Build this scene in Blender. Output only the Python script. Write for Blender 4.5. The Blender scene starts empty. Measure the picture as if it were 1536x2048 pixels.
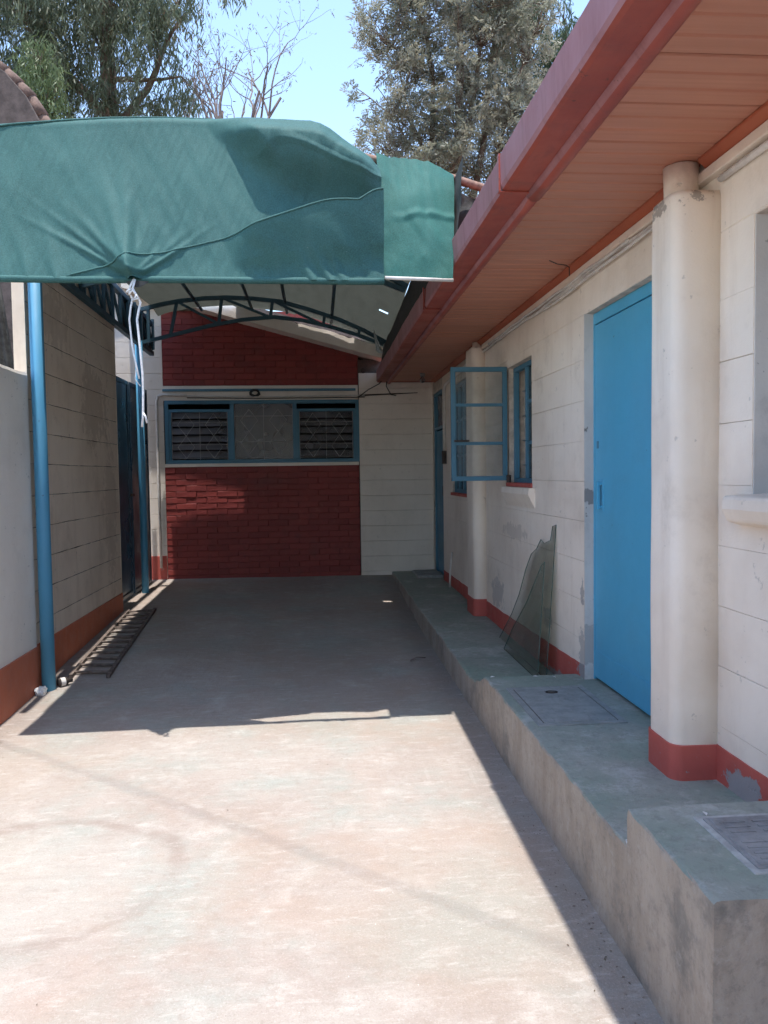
import bpy, bmesh, math, random
import numpy as np
from mathutils import Vector, Matrix, noise as mnoise

random.seed(7)
RNG = np.random.default_rng(11)
scene = bpy.context.scene
COL = scene.collection
R = math.radians

# ------------------------------------------------------------------ camera
cam_d = bpy.data.cameras.new('camera')
cam = bpy.data.objects.new('camera', cam_d)
COL.objects.link(cam)
scene.camera = cam
yaw, pitch, roll = R(4.797), R(2.80), R(-0.80)
fw = Vector((math.sin(yaw) * math.cos(pitch), math.cos(yaw) * math.cos(pitch), -math.sin(pitch)))
rt = Vector((math.cos(yaw), -math.sin(yaw), 0))
up = rt.cross(fw)
rt2 = rt * math.cos(roll) + up * math.sin(roll)
up2 = -rt * math.sin(roll) + up * math.cos(roll)
M = Matrix.Identity(4)
for i in range(3):
    M[i][0], M[i][1], M[i][2] = rt2[i], up2[i], -fw[i]
M[2][3] = 1.5
cam.matrix_world = M
cam_d.sensor_fit = 'VERTICAL'
cam_d.sensor_height = 36.0
cam_d.lens = 1578.1 / 2048.0 * 36.0
cam_d.clip_start = 0.05
cam_d.clip_end = 2000

# ------------------------------------------------------------------ sky, sun, exposure
SUN = Vector((-0.012, -0.14, 1.0)).normalized()
world = bpy.data.worlds.new('World')
scene.world = world
world.use_nodes = True
wn = world.node_tree.nodes
wl = world.node_tree.links
for n in list(wn):
    wn.remove(n)
sky = wn.new('ShaderNodeTexSky')
sky.sky_type = 'NISHITA'
sky.sun_disc = False
sky.sun_elevation = math.asin(SUN.z)
sky.sun_rotation = R(180)
sky.altitude = 1700
sky.air_density = 1.45
sky.dust_density = 2.5
sky.ozone_density = 1.0
bg = wn.new('ShaderNodeBackground')
bg.inputs['Strength'].default_value = 0.15
wo = wn.new('ShaderNodeOutputWorld')
wl.new(sky.outputs[0], bg.inputs[0])
wl.new(bg.outputs[0], wo.inputs[0])

sun_d = bpy.data.lights.new('sun', 'SUN')
sun_d.energy = 2.55
sun_d.angle = R(0.55)
sun_d.color = (1.0, 0.955, 0.895)
sun = bpy.data.objects.new('sun', sun_d)
sun.rotation_euler = SUN.to_track_quat('Z', 'Y').to_euler()
sun.location = (0, -5, 30)
COL.objects.link(sun)

vs = scene.view_settings
vs.view_transform = 'Standard'
vs.look = 'None'
vs.exposure = 1.4
vs.gamma = 1.0
vs.use_curve_mapping = False
scene.render.engine = 'CYCLES'
cy = scene.cycles
cy.use_denoising = True
cy.max_bounces = 8
cy.diffuse_bounces = 4
cy.use_adaptive_sampling = True
cy.adaptive_threshold = 0.03
cy.transparent_max_bounces = 12
cy.sample_clamp_indirect = 6.0


# ------------------------------------------------------------------ material helpers
class NT:
    def __init__(self, name):
        self.m = bpy.data.materials.new(name)
        self.m.use_nodes = True
        self.t = self.m.node_tree
        for n in list(self.t.nodes):
            self.t.nodes.remove(n)
        self.out = self.t.nodes.new('ShaderNodeOutputMaterial')
        g = self.t.nodes.new('ShaderNodeNewGeometry')
        self.pos = g.outputs['Position']
        self.nrm = g.outputs['Normal']

    def put(self, sock, v):
        if hasattr(v, 'is_linked'):
            self.t.links.new(v, sock)
        elif isinstance(v, tuple) and len(v) == 3 and sock.type == 'RGBA':
            sock.default_value = (*v, 1)
        else:
            sock.default_value = v

    def node(self, typ, out=0, **kw):
        n = self.t.nodes.new(typ)
        for k, v in kw.items():
            if k in n.inputs:
                self.put(n.inputs[k], v)
            else:
                setattr(n, k, v)
        return n.outputs[out]

    def vscale(self, s, off=(0, 0, 0)):
        n = self.t.nodes.new('ShaderNodeMapping')
        self.t.links.new(self.pos, n.inputs['Vector'])
        n.inputs['Scale'].default_value = s
        n.inputs['Location'].default_value = off
        return n.outputs[0]

    def noise(self, scale=5.0, detail=5.0, rough=0.6, vec=None, dist=0.0, off=None):
        n = self.t.nodes.new('ShaderNodeTexNoise')
        v = vec if vec is not None else self.pos
        if off is not None:
            v = self.vscale((1, 1, 1), off)
        self.t.links.new(v, n.inputs['Vector'])
        n.inputs['Scale'].default_value = scale
        n.inputs['Detail'].default_value = detail
        n.inputs['Roughness'].default_value = rough
        n.inputs['Distortion'].default_value = dist
        return n.outputs['Fac']

    def voro(self, scale=20.0, vec=None, feature='F1', rnd=1.0):
        n = self.t.nodes.new('ShaderNodeTexVoronoi')
        n.feature = feature
        self.t.links.new(vec if vec is not None else self.pos, n.inputs['Vector'])
        n.inputs['Scale'].default_value = scale
        n.inputs['Randomness'].default_value = rnd
        return n.outputs['Distance']

    def ramp(self, fac, a, b, lo=0.0, hi=1.0):
        n = self.t.nodes.new('ShaderNodeMapRange')
        n.interpolation_type = 'SMOOTHSTEP'
        self.put(n.inputs['Value'], fac)
        n.inputs['From Min'].default_value = a
        n.inputs['From Max'].default_value = b
        n.inputs['To Min'].default_value = lo
        n.inputs['To Max'].default_value = hi
        return n.outputs[0]

    def mix(self, fac, a, b):
        n = self.t.nodes.new('ShaderNodeMix')
        n.data_type = 'RGBA'
        self.put(n.inputs[0], fac)
        self.put(n.inputs[6], a)
        self.put(n.inputs[7], b)
        return n.outputs[2]

    def math(self, op, a, b=0.0):
        n = self.t.nodes.new('ShaderNodeMath')
        n.operation = op
        self.put(n.inputs[0], a)
        self.put(n.inputs[1], b)
        return n.outputs[0]

    def xyz(self, v=None):
        n = self.t.nodes.new('ShaderNodeSeparateXYZ')
        self.t.links.new(v if v is not None else self.pos, n.inputs[0])
        return n.outputs

    def bump(self, h, strength=0.3, dist=0.01):
        n = self.t.nodes.new('ShaderNodeBump')
        n.inputs['Strength'].default_value = strength
        n.inputs['Distance'].default_value = dist
        self.t.links.new(h, n.inputs['Height'])
        return n.outputs[0]

    def pbsdf(self, col, rough=0.7, normal=None, metal=0.0, spec=0.5, sheen=0.0):
        n = self.t.nodes.new('ShaderNodeBsdfPrincipled')
        self.put(n.inputs['Base Color'], col)
        self.put(n.inputs['Roughness'], rough)
        self.put(n.inputs['Metallic'], metal)
        n.inputs['Specular IOR Level'].default_value = spec
        if normal is not None:
            self.t.links.new(normal, n.inputs['Normal'])
        return n.outputs[0]

    def done(self, sh):
        self.t.links.new(sh, self.out.inputs['Surface'])
        return self.m

    def rand(self):
        n = self.t.nodes.new('ShaderNodeObjectInfo')
        return n.outputs['Random']


def m_paint_wall(name, base, dirt, streak=0.5, chips=0.5, speck=(0.22, 0.2, 0.19), dirt_amt=0.55, wear=()):
    t = NT(name)
    big = t.noise(1.3, 4, 0.6)
    med = t.noise(9, 6, 0.65)
    st = t.noise(1.0, 6, 0.7, vec=t.vscale((9, 9, 0.9)))
    c = t.mix(t.ramp(big, 0.38, 0.72, 0, dirt_amt), base, dirt)
    c = t.mix(t.ramp(st, 0.5, 0.75, 0, streak), c, dirt)
    sm_ = t.noise(2.6, 7, 0.72, off=(7.7, 1.2, 4.1))
    c = t.mix(t.ramp(sm_, 0.52, 0.74, 0, dirt_amt * 0.7), c, tuple(d * 0.82 for d in dirt))
    c = t.mix(t.ramp(med, 0.3, 0.7, 0, 0.18), c, tuple(min(1, b * 1.12) for b in base))
    v = t.noise(16, 3, 0.6, off=(3.1, 7.2, 1.4))
    v2 = t.noise(70, 3, 0.6)
    chip = t.math('MULTIPLY', t.ramp(v, 0.66, 0.69), t.ramp(v2, 0.48, 0.56))
    c = t.mix(t.math('MULTIPLY', chip, chips), c, speck)
    vv = t.voro(34)
    c = t.mix(t.math('MULTIPLY', t.math('LESS_THAN', vv, 0.07), t.math('MULTIPLY', t.ramp(t.noise(3), 0.54, 0.66), 0.45)), c, speck)
    peel = None
    for (ctr, rad, colr, amt) in wear:
        m = t.t.nodes.new('ShaderNodeMapping')
        m.vector_type = 'TEXTURE'
        t.t.links.new(t.pos, m.inputs['Vector'])
        m.inputs['Location'].default_value = ctr
        m.inputs['Scale'].default_value = rad
        ln = t.t.nodes.new('ShaderNodeVectorMath')
        ln.operation = 'LENGTH'
        t.t.links.new(m.outputs[0], ln.inputs[0])
        dd = t.math('ADD', ln.outputs['Value'], t.math('MULTIPLY', t.math('SUBTRACT', t.noise(11, 6, 0.7), 0.5), 2.4))
        k_ = t.ramp(dd, 0.62, 0.72, amt, 0)
        c = t.mix(k_, c, colr)
        peel = k_ if peel is None else t.math('ADD', peel, k_)
    h = t.math('ADD', t.math('MULTIPLY', t.noise(60, 4, 0.6), 0.5), t.math('ADD', med, t.math('MULTIPLY', chip, -0.8)))
    h = t.math('ADD', h, t.math('MULTIPLY', t.noise(5, 3, 0.5, off=(2, 2, 2)), 2.2))
    if peel is not None:
        h = t.math('ADD', h, t.math('MULTIPLY', peel, -1.2))
    return t.done(t.pbsdf(c, t.ramp(med, 0.3, 0.7, 0.55, 0.8), t.bump(h, 0.35, 0.006), spec=0.3))


def m_gloss_paint(name, base, worn, rough=0.35, wear=0.35, bumpk=0.12):
    t = NT(name)
    n1 = t.noise(2.2, 5, 0.6)
    st = t.noise(1.0, 5, 0.7, vec=t.vscale((14, 14, 0.8)))
    c = t.mix(t.ramp(n1, 0.4, 0.7, 0, wear), base, worn)
    c = t.mix(t.ramp(st, 0.55, 0.8, 0, wear), c, worn)
    sc = t.math('MULTIPLY', t.ramp(t.noise(30, 3, 0.7), 0.68, 0.71), t.ramp(t.noise(4, 2), 0.5, 0.6))
    c = t.mix(t.math('MULTIPLY', sc, 0.7), c, (0.05, 0.05, 0.06))
    h = t.noise(40, 3, 0.5)
    return t.done(t.pbsdf(c, t.ramp(n1, 0.3, 0.7, rough, rough + 0.2), t.bump(h, bumpk, 0.004), spec=0.45))


def m_plain(name, base, rough=0.6, var=0.25, scale=12, metal=0.0, bumpk=0.2):
    t = NT(name)
    n1 = t.noise(scale, 5, 0.65)
    c = t.mix(t.ramp(n1, 0.3, 0.7, 0, 1), tuple(b * (1 - var) for b in base), tuple(min(1, b * (1 + var)) for b in base))
    return t.done(t.pbsdf(c, rough, t.bump(t.noise(scale * 5, 3), bumpk, 0.003), metal))


MAT = {}
MAT['wall_house'] = m_paint_wall('house_paint', (0.85, 0.75, 0.645), (0.69, 0.575, 0.47), 0.6, 0.3, dirt_amt=0.8, wear=[((1.48, 4.34, 0.45), (0.2, 0.07, 0.22), (0.42, 0.39, 0.37), 0.7), ((1.48, 4.33, 0.80), (0.2, 0.04, 0.12), (0.34, 0.32, 0.31), 0.8), ((1.48, 6.45, 0.48), (0.2, 0.30, 0.16), (0.47, 0.43, 0.40), 0.65),
    ((1.48, 5.9, 1.04), (0.2, 0.42, 0.09), (0.30, 0.25, 0.22), 0.3), ((1.45, 2.95, 2.49), (0.25, 0.2, 0.06), (0.13, 0.11, 0.10), 0.6), ((1.48, 5.0, 0.55), (0.2, 0.12, 0.1), (0.36, 0.34, 0.33), 0.7)])
MAT['wall_left'] = m_paint_wall('boundary_paint', (0.80, 0.69, 0.575), (0.60, 0.49, 0.38), 0.75, 0.4, (0.08, 0.07, 0.06), 0.75, wear=[((-1.96, 7.25, 2.15), (0.2, 0.55, 0.5), (0.36, 0.27, 0.20), 0.35), ((-1.96, 7.7, 1.2), (0.2, 0.3, 0.9), (0.40, 0.31, 0.24), 0.3), ((-1.96, 6.2, 2.7), (0.2, 0.5, 0.3), (0.42, 0.33, 0.26), 0.3)])
MAT['wall_near'] = m_paint_wall('low_wall_paint', (0.82, 0.765, 0.70), (0.70, 0.635, 0.565), 0.5, 0.5)
MAT['wall_back'] = m_paint_wall('back_paint', (0.80, 0.72, 0.64), (0.64, 0.56, 0.475), 0.35, 0.3)
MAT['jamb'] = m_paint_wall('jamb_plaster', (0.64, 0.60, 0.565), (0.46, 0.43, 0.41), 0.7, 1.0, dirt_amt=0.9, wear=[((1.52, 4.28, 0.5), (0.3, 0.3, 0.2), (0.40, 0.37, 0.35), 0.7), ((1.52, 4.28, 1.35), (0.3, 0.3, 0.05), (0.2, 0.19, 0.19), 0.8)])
MAT['joint_dark'] = m_plain('joint', (0.09, 0.075, 0.065), 0.9)
MAT['joint_pale'] = m_plain('joint_pale', (0.52, 0.45, 0.38), 0.9)
MAT['skirt'] = m_paint_wall('red_skirt', (0.50, 0.108, 0.085), (0.40, 0.10, 0.08), 0.5, 0.9, (0.30, 0.28, 0.28), wear=[((1.48, 2.62, 0.37), (0.2, 0.16, 0.09), (0.30, 0.29, 0.29), 0.95), ((1.48, 4.33, 0.36), (0.2, 0.1, 0.12), (0.30, 0.29, 0.29), 0.95), ((1.48, 4.75, 0.22), (0.2, 0.4, 0.05), (0.28, 0.27, 0.26), 0.8)])
MAT['skirt_left'] = m_paint_wall('orange_skirt', (0.50, 0.155, 0.085), (0.36, 0.125, 0.08), 0.5, 0.3)
MAT['door'] = m_gloss_paint('blue_door_paint', (0.085, 0.385, 0.58), (0.10, 0.34, 0.50), 0.38, 0.55, 0.3)
MAT['frame'] = m_gloss_paint('blue_frame_paint', (0.065, 0.19, 0.28), (0.07, 0.16, 0.22), 0.45, 0.5)
MAT['pole'] = m_gloss_paint('blue_pole_paint', (0.075, 0.28, 0.46), (0.09, 0.27, 0.41), 0.4, 0.4)
MAT['truss'] = m_gloss_paint('truss_paint', (0.03, 0.085, 0.115), (0.04, 0.07, 0.085), 0.5, 0.5)
MAT['gate'] = m_gloss_paint('gate_paint', (0.028, 0.062, 0.10), (0.045, 0.06, 0.08), 0.25, 0.5, 0.3)
MAT['pvc'] = m_plain('white_pvc', (0.62, 0.58, 0.54), 0.55, 0.15)
MAT['rope'] = m_plain('white_rope', (0.70, 0.68, 0.66), 0.9, 0.15, 60)
MAT['black_cable'] = m_plain('black_cable', (0.02, 0.02, 0.02), 0.6)
MAT['rust'] = m_plain('rusty_pipe', (0.24, 0.14, 0.10), 0.8, 0.4, 25)
MAT['dark_iron'] = m_plain('dark_iron', (0.05, 0.036, 0.03), 0.75, 0.5, 30)
MAT['ladder'] = m_plain('ladder_iron', (0.13, 0.10, 0.085), 0.8, 0.5, 30)
MAT['steel'] = m_plain('bar_steel', (0.30, 0.28, 0.27), 0.5, 0.2)
MAT['bar_white'] = m_plain('bar_white', (0.55, 0.53, 0.51), 0.5, 0.2)
MAT['dark_room'] = m_plain('dark_room', (0.06, 0.05, 0.05), 0.9)
MAT['curtain'] = m_plain('curtain', (0.45, 0.38, 0.33), 0.9, 0.15, 5)
MAT['net_black'] = m_plain('black_net', (0.035, 0.035, 0.034), 0.9, 0.4, 30)
MAT['coping'] = m_plain('coping_clay', (0.15, 0.095, 0.075), 0.9, 0.4, 14, 0, 0.6)
MAT['grey_tile'] = m_plain('roof_tile', (0.085, 0.066, 0.06), 0.9, 0.4, 8, 0, 0.6)


def mk_red_gutter():
    t = NT('gutter_red')
    n1 = t.noise(1.6, 5, 0.65)
    st = t.noise(1.0, 6, 0.7, vec=t.vscale((25, 5, 0.8)))
    c = t.mix(t.ramp(n1, 0.35, 0.7), (0.38, 0.088, 0.06), (0.30, 0.07, 0.058))
    c = t.mix(t.ramp(st, 0.5, 0.75, 0, 0.5), c, (0.20, 0.05, 0.05))
    c = t.mix(t.ramp(t.noise(5, 5), 0.62, 0.72, 0, 0.5), c, (0.33, 0.15, 0.12))
    # sun-bleached outer face: chalky pink paint
    nx = t.xyz(t.nrm)[0]
    face = t.math('LESS_THAN', nx, -0.6)
    bl = t.mix(t.ramp(st, 0.4, 0.7), (0.35, 0.165, 0.175), (0.28, 0.115, 0.12))
    c = t.mix(face, c, bl)
    dr_ = t.noise(1.0, 7, 0.78, vec=t.vscale((2, 9, 1.2), (4, 1, 2)))
    c = t.mix(t.ramp(dr_, 0.50, 0.72, 0, 0.55), c, (0.17, 0.065, 0.06))
    c = t.mix(t.ramp(t.noise(22, 5, 0.75, off=(1, 6, 2)), 0.64, 0.70, 0, 0.7), c, (0.10, 0.05, 0.045))
    return t.done(t.pbsdf(c, t.ramp(n1, 0.3, 0.7, 0.4, 0.65), t.bump(t.noise(30, 3), 0.15, 0.004), spec=0.4))


MAT['gutter'] = mk_red_gutter()
MAT['trim'] = m_gloss_paint('orange_trim', (0.42, 0.115, 0.055), (0.30, 0.08, 0.045), 0.45, 0.5)


def mk_soffit():
    t = NT('soffit_board')
    g = t.noise(1.0, 6, 0.65, vec=t.vscale((1.2, 40, 6)))
    n1 = t.noise(1.2, 4, 0.6)
    rd = t.rand()
    c = t.mix(t.ramp(g, 0.3, 0.7), (0.50, 0.215, 0.14), (0.57, 0.26, 0.175))
    c = t.mix(t.math('MULTIPLY', rd, 0.35), c, (0.40, 0.175, 0.115))
    c = t.mix(t.ramp(n1, 0.45, 0.75, 0, 0.35), c, (0.38, 0.175, 0.12))
    return t.done(t.pbsdf(c, 0.5, t.bump(g, 0.1, 0.003), spec=0.3))


MAT['soffit'] = mk_soffit()


def mk_brick():
    t = NT('red_painted_brick')
    rd = t.rand()
    n1 = t.noise(7, 5, 0.6)
    c = t.mix(rd, (0.27, 0.044, 0.038), (0.21, 0.034, 0.031))
    c = t.mix(t.ramp(n1, 0.5, 0.75, 0, 0.5), c, (0.15, 0.035, 0.032))
    c = t.mix(t.ramp(t.noise(1.1, 3), 0.5, 0.75, 0, 0.45), c, (0.16, 0.05, 0.046))
    c = t.mix(t.ramp(t.noise(14, 6, 0.7, off=(2, 5, 3)), 0.58, 0.72, 0, 0.5), c, (0.33, 0.085, 0.07))
    return t.done(t.pbsdf(c, 0.6, t.bump(t.noise(45, 4), 0.4, 0.006), spec=0.35))


MAT['brick'] = mk_brick()
MAT['brick_joint'] = m_plain('brick_joint', (0.19, 0.034, 0.03), 0.85)


def mk_ground():
    t = NT('yard_concrete')
    x, y, z = t.xyz()
    big = t.noise(0.9, 5, 0.6)
    med = t.noise(4.5, 7, 0.65)
    fine = t.noise(28, 6, 0.7)
    grit = t.noise(120, 3, 0.6)
    c = t.mix(t.ramp(big, 0.38, 0.62), (0.29, 0.245, 0.215), (0.335, 0.30, 0.27))
    # greenish old coating patches
    gp = t.noise(1.5, 6, 0.62, off=(4.3, 1.7, 0))
    c = t.mix(t.ramp(gp, 0.44, 0.66, 0, 0.7), c, (0.265, 0.295, 0.27))
    # white laitance scuffs
    sc = t.noise(3.2, 8, 0.72, off=(9.3, 2.7, 0))
    c = t.mix(t.ramp(sc, 0.50, 0.72, 0, 0.6), c, (0.44, 0.415, 0.385))
    c = t.mix(t.ramp(fine, 0.32, 0.50, 0.4, 0.0), c, (0.235, 0.19, 0.16))
    c = t.mix(t.ramp(grit, 0.66, 0.72, 0, 0.5), c, (0.2, 0.16, 0.14))
    # reddish dusty old paint
    rp = t.noise(1.1, 5, 0.6, off=(2.2, 8.1, 3))
    c = t.mix(t.ramp(rp, 0.52, 0.68, 0, 0.45), c, (0.33, 0.245, 0.20))
    # a worn tyre ring, brown with soft broken edges
    wob = t.math('MULTIPLY', t.math('SUBTRACT', t.noise(2.2, 4), 0.5), 0.22)
    dx = t.math('SUBTRACT', x, -1.14)
    dy = t.math('MULTIPLY', t.math('SUBTRACT', y, 3.03), 1.2)
    rr = t.math('ADD', t.math('SQRT', t.math('ADD', t.math('POWER', dx, 2.0), t.math('POWER', dy, 2.0))), wob)
    ring = t.ramp(t.math('ABSOLUTE', t.math('SUBTRACT', rr, 0.56)), 0.01, 0.06, 1, 0)
    ring = t.math('MULTIPLY', ring, t.ramp(t.noise(3, 5, off=(1, 1, 5)), 0.35, 0.6, 0.15, 0.65))
    c = t.mix(ring, c, (0.225, 0.18, 0.155))
    # dirt swept against the plinth and the left wall
    e1 = t.ramp(t.math('ADD', x, t.math('MULTIPLY', t.noise(5, 6), 0.22)), 0.76, 0.98, 0, 0.55)
    c = t.mix(e1, c, (0.19, 0.165, 0.15))
    e2 = t.ramp(t.math('ADD', t.math('MULTIPLY', x, -1.0), t.math('MULTIPLY', t.noise(5, 6), 0.3)), 1.78, 2.1, 0, 0.7)
    c = t.mix(e2, c, (0.19, 0.15, 0.13))
    # brown oily patches with ragged edges
    oil = t.ramp(t.noise(0.8, 6, 0.65, off=(7, 3, 1)), 0.46, 0.60, 0, 0.35)
    c = t.mix(oil, c, (0.29, 0.225, 0.175))
    # scratches
    wv = t.noise(1.0, 3, 0.5, vec=t.vscale((22, 1.6, 1), (0.3, 0.2, 0)))
    sk = t.math('MULTIPLY', t.ramp(wv, 0.64, 0.74), t.ramp(t.noise(2.0, 3, off=(5, 5, 5)), 0.52, 0.7))
    c = t.mix(t.math('MULTIPLY', sk, 0.12), c, (0.55, 0.52, 0.49))
    # inside the ring the coating has worn to pale cement
    inner = t.math('MULTIPLY', t.ramp(rr, 0.30, 0.54, 1, 0), t.ramp(t.noise(2.6, 6, 0.7, off=(3, 3, 1)), 0.36, 0.6, 0.05, 0.4))
    c = t.mix(inner, c, (0.36, 0.355, 0.325))
    # trowel drag marks, grit and sand, everywhere
    drag = t.noise(1.0, 6, 0.75, vec=t.vscale((5, 26, 1), (1.1, 0.4, 0)))
    c = t.mix(t.ramp(drag, 0.48, 0.70, 0, 0.35), c, (0.235, 0.20, 0.175))
    drag2 = t.noise(1.0, 6, 0.75, vec=t.vscale((7, 22, 1), (5.1, 3.4, 0)))
    c = t.mix(t.ramp(drag2, 0.50, 0.72, 0, 0.45), c, (0.46, 0.43, 0.40))
    g1 = t.noise(170, 3, 0.7)
    c = t.mix(t.ramp(g1, 0.50, 0.68, 0, 0.30), c, (0.19, 0.16, 0.14))
    g2 = t.noise(140, 3, 0.7, off=(3, 7, 1))
    c = t.mix(t.ramp(g2, 0.52, 0.70, 0, 0.26), c, (0.50, 0.47, 0.44))
    vv = t.voro(16)
    c = t.mix(t.math('MULTIPLY', t.math('LESS_THAN', vv, 0.03), 0.8), c, (0.60, 0.57, 0.53))
    # hairline cracks and scoured pits
    cr = t.t.nodes.new('ShaderNodeTexVoronoi')
    cr.feature = 'DISTANCE_TO_EDGE'
    wv2 = t.t.nodes.new('ShaderNodeVectorMath')
    wv2.operation = 'ADD'
    t.t.links.new(t.pos, wv2.inputs[0])
    nc = t.t.nodes.new('ShaderNodeTexNoise')
    nc.inputs['Scale'].default_value = 3.5
    nc.inputs['Detail'].default_value = 5
    t.t.links.new(t.pos, nc.inputs['Vector'])
    t.t.links.new(nc.outputs['Color'], wv2.inputs[1])
    t.t.links.new(wv2.outputs[0], cr.inputs['Vector'])
    cr.inputs['Scale'].default_value = 0.9
    crk = t.math('MULTIPLY', t.ramp(cr.outputs['Distance'], 0.002, 0.008, 1, 0), t.ramp(t.noise(1.7, 3, off=(6, 2, 8)), 0.5, 0.62))
    c = t.mix(t.math('MULTIPLY', crk, 0.22), c, (0.24, 0.20, 0.18))
    pit = t.math('MULTIPLY', t.ramp(t.noise(55, 3, 0.7, off=(1, 9, 2)), 0.62, 0.68), t.ramp(t.noise(2.4, 4, off=(8, 8, 1)), 0.5, 0.62))
    c = t.mix(t.math('MULTIPLY', pit, 0.6), c, (0.26, 0.21, 0.185))
    sc_ = t.t.nodes.new('ShaderNodeVectorMath')
    sc_.operation = 'SCALE'
    sc_.inputs['Scale'].default_value = 1.12
    t.t.links.new(c, sc_.inputs[0])
    c = sc_.outputs[0]
    h = t.math('ADD', t.math('MULTIPLY', med, 1.0), t.math('ADD', t.math('MULTIPLY', fine, 0.5), t.math('MULTIPLY', grit, 0.25)))
    return t.done(t.pbsdf(c, 0.85, t.bump(h, 0.6, 0.012), spec=0.25))


MAT['ground'] = mk_ground()
MAT['earth'] = m_plain('earth', (0.24, 0.16, 0.11), 0.95, 0.3, 2)


def mk_walkway():
    t = NT('walkway_concrete')
    nz = t.xyz(t.nrm)[2]
    x, y, z = t.xyz()
    big = t.noise(2.0, 5, 0.65)
    med = t.noise(7, 6, 0.7)
    fine = t.noise(45, 5, 0.7)
    top = t.mix(t.ramp(big, 0.35, 0.65), (0.24, 0.285, 0.24), (0.315, 0.325, 0.29))
    top = t.mix(t.ramp(t.noise(3.2, 8, 0.75, off=(4, 4, 4)), 0.50, 0.68, 0, 0.75), top, (0.47, 0.47, 0.455))
    top = t.mix(t.ramp(t.noise(1.3, 4, 0.6, off=(1, 2, 4)), 0.5, 0.7, 0, 0.6), top, (0.185, 0.295, 0.225))
    top = t.mix(t.ramp(fine, 0.62, 0.7, 0, 0.3), top, (0.40, 0.38, 0.36))
    st = t.noise(1.0, 6, 0.72, vec=t.vscale((3.2, 3.6, 1.1)))
    side = t.mix(t.ramp(st, 0.35, 0.65), (0.31, 0.265, 0.22), (0.40, 0.355, 0.305))
    side = t.mix(t.ramp(t.noise(2.3, 6, 0.7, off=(3, 1, 0)), 0.52, 0.66, 0, 0.75), side, (0.17, 0.165, 0.155))
    side = t.mix(t.ramp(t.noise(6, 6, 0.7, off=(3, 5, 2)), 0.62, 0.72, 0, 0.5), side, (0.46, 0.43, 0.40))
    edge = t.ramp(t.math('ADD', nz, t.math('MULTIPLY', t.math('SUBTRACT', med, 0.5), 0.9)), 0.45, 0.75)
    c = t.mix(edge, side, top)
    c = t.mix(t.ramp(t.noise(26, 7, 0.8, off=(2, 1, 7)), 0.48, 0.66, 0, 0.35), c, (0.13, 0.125, 0.115))
    c = t.mix(t.ramp(t.noise(18, 7, 0.8, off=(6, 1, 2)), 0.54, 0.68, 0, 0.4), c, (0.45, 0.43, 0.40))
    h = t.math('ADD', med, t.math('MULTIPLY', fine, 0.6))
    return t.done(t.pbsdf(c, t.ramp(big, 0.3, 0.7, 0.6, 0.85), t.bump(h, 0.6, 0.010), spec=0.3))


MAT['walkway'] = mk_walkway()


def mk_cover(name, a, b):
    t = NT(name)
    n1 = t.noise(9, 7, 0.7)
    v = t.noise(1.0, 5, 0.7, vec=t.vscale((40, 12, 1)))
    c = t.mix(t.ramp(n1, 0.3, 0.65), a, b)
    c = t.mix(t.ramp(v, 0.55, 0.7, 0, 0.4), c, (0.10, 0.10, 0.10))
    return t.done(t.pbsdf(c, 0.6, t.bump(n1, 0.5, 0.008), spec=0.35))


MAT['cover'] = mk_cover('cover_concrete', (0.20, 0.215, 0.21), (0.31, 0.315, 0.31))
MAT['cover_iron'] = mk_cover('cover_iron', (0.18, 0.18, 0.185), (0.31, 0.31, 0.315))
MAT['mortar'] = m_plain('pale_mortar', (0.40, 0.40, 0.39), 0.85, 0.2, 20)


def mk_fabric(name, base, trans, k, weave=True, hue=None, transp=0.0):
    t = NT(name)
    n1 = t.noise(1.7, 5, 0.6)
    w = t.noise(1.0, 4, 0.7, vec=t.vscale((160, 160, 160)))
    st = t.noise(1.0, 5, 0.65, vec=t.vscale((14, 3, 2)))
    c = t.mix(t.ramp(n1, 0.3, 0.7), tuple(b * 0.86 for b in base), tuple(b * 1.12 for b in base))
    c = t.mix(t.ramp(w, 0.35, 0.65, 0, 0.5), c, tuple(b * 1.9 for b in base))
    c = t.mix(t.ramp(st, 0.5, 0.8, 0, 0.3), c, tuple(b * 1.35 + 0.02 for b in base))
    vv = t.voro(38)
    c = t.mix(t.math('MULTIPLY', t.math('MULTIPLY', t.math('LESS_THAN', vv, 0.05), t.ramp(t.noise(7, 2), 0.5, 0.56)), 0.5), c, (0.45, 0.5, 0.47))
    crease = t.noise(3.0, 3, 0.5, dist=0.8)
    h = t.math('ADD', t.math('MULTIPLY', w, 0.10), t.math('ADD', t.math('MULTIPLY', st, 0.35), t.math('MULTIPLY', crease, 1.0)))
    nb = t.bump(h, 0.3, 0.02)
    p = t.pbsdf(c, 0.7, nb, spec=0.22)
    tr = t.t.nodes.new('ShaderNodeBsdfTranslucent')
    tc = t.mix(t.ramp(st, 0.4, 0.75), trans, tuple(b * 0.78 for b in trans))
    t.put(tr.inputs['Color'], tc)
    t.t.links.new(nb, tr.inputs['Normal'])
    ms = t.t.nodes.new('ShaderNodeMixShader')
    ms.inputs[0].default_value = k
    t.t.links.new(p, ms.inputs[1])
    t.t.links.new(tr.outputs[0], ms.inputs[2])
    out = ms.outputs[0]
    return t.done(out)


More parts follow.
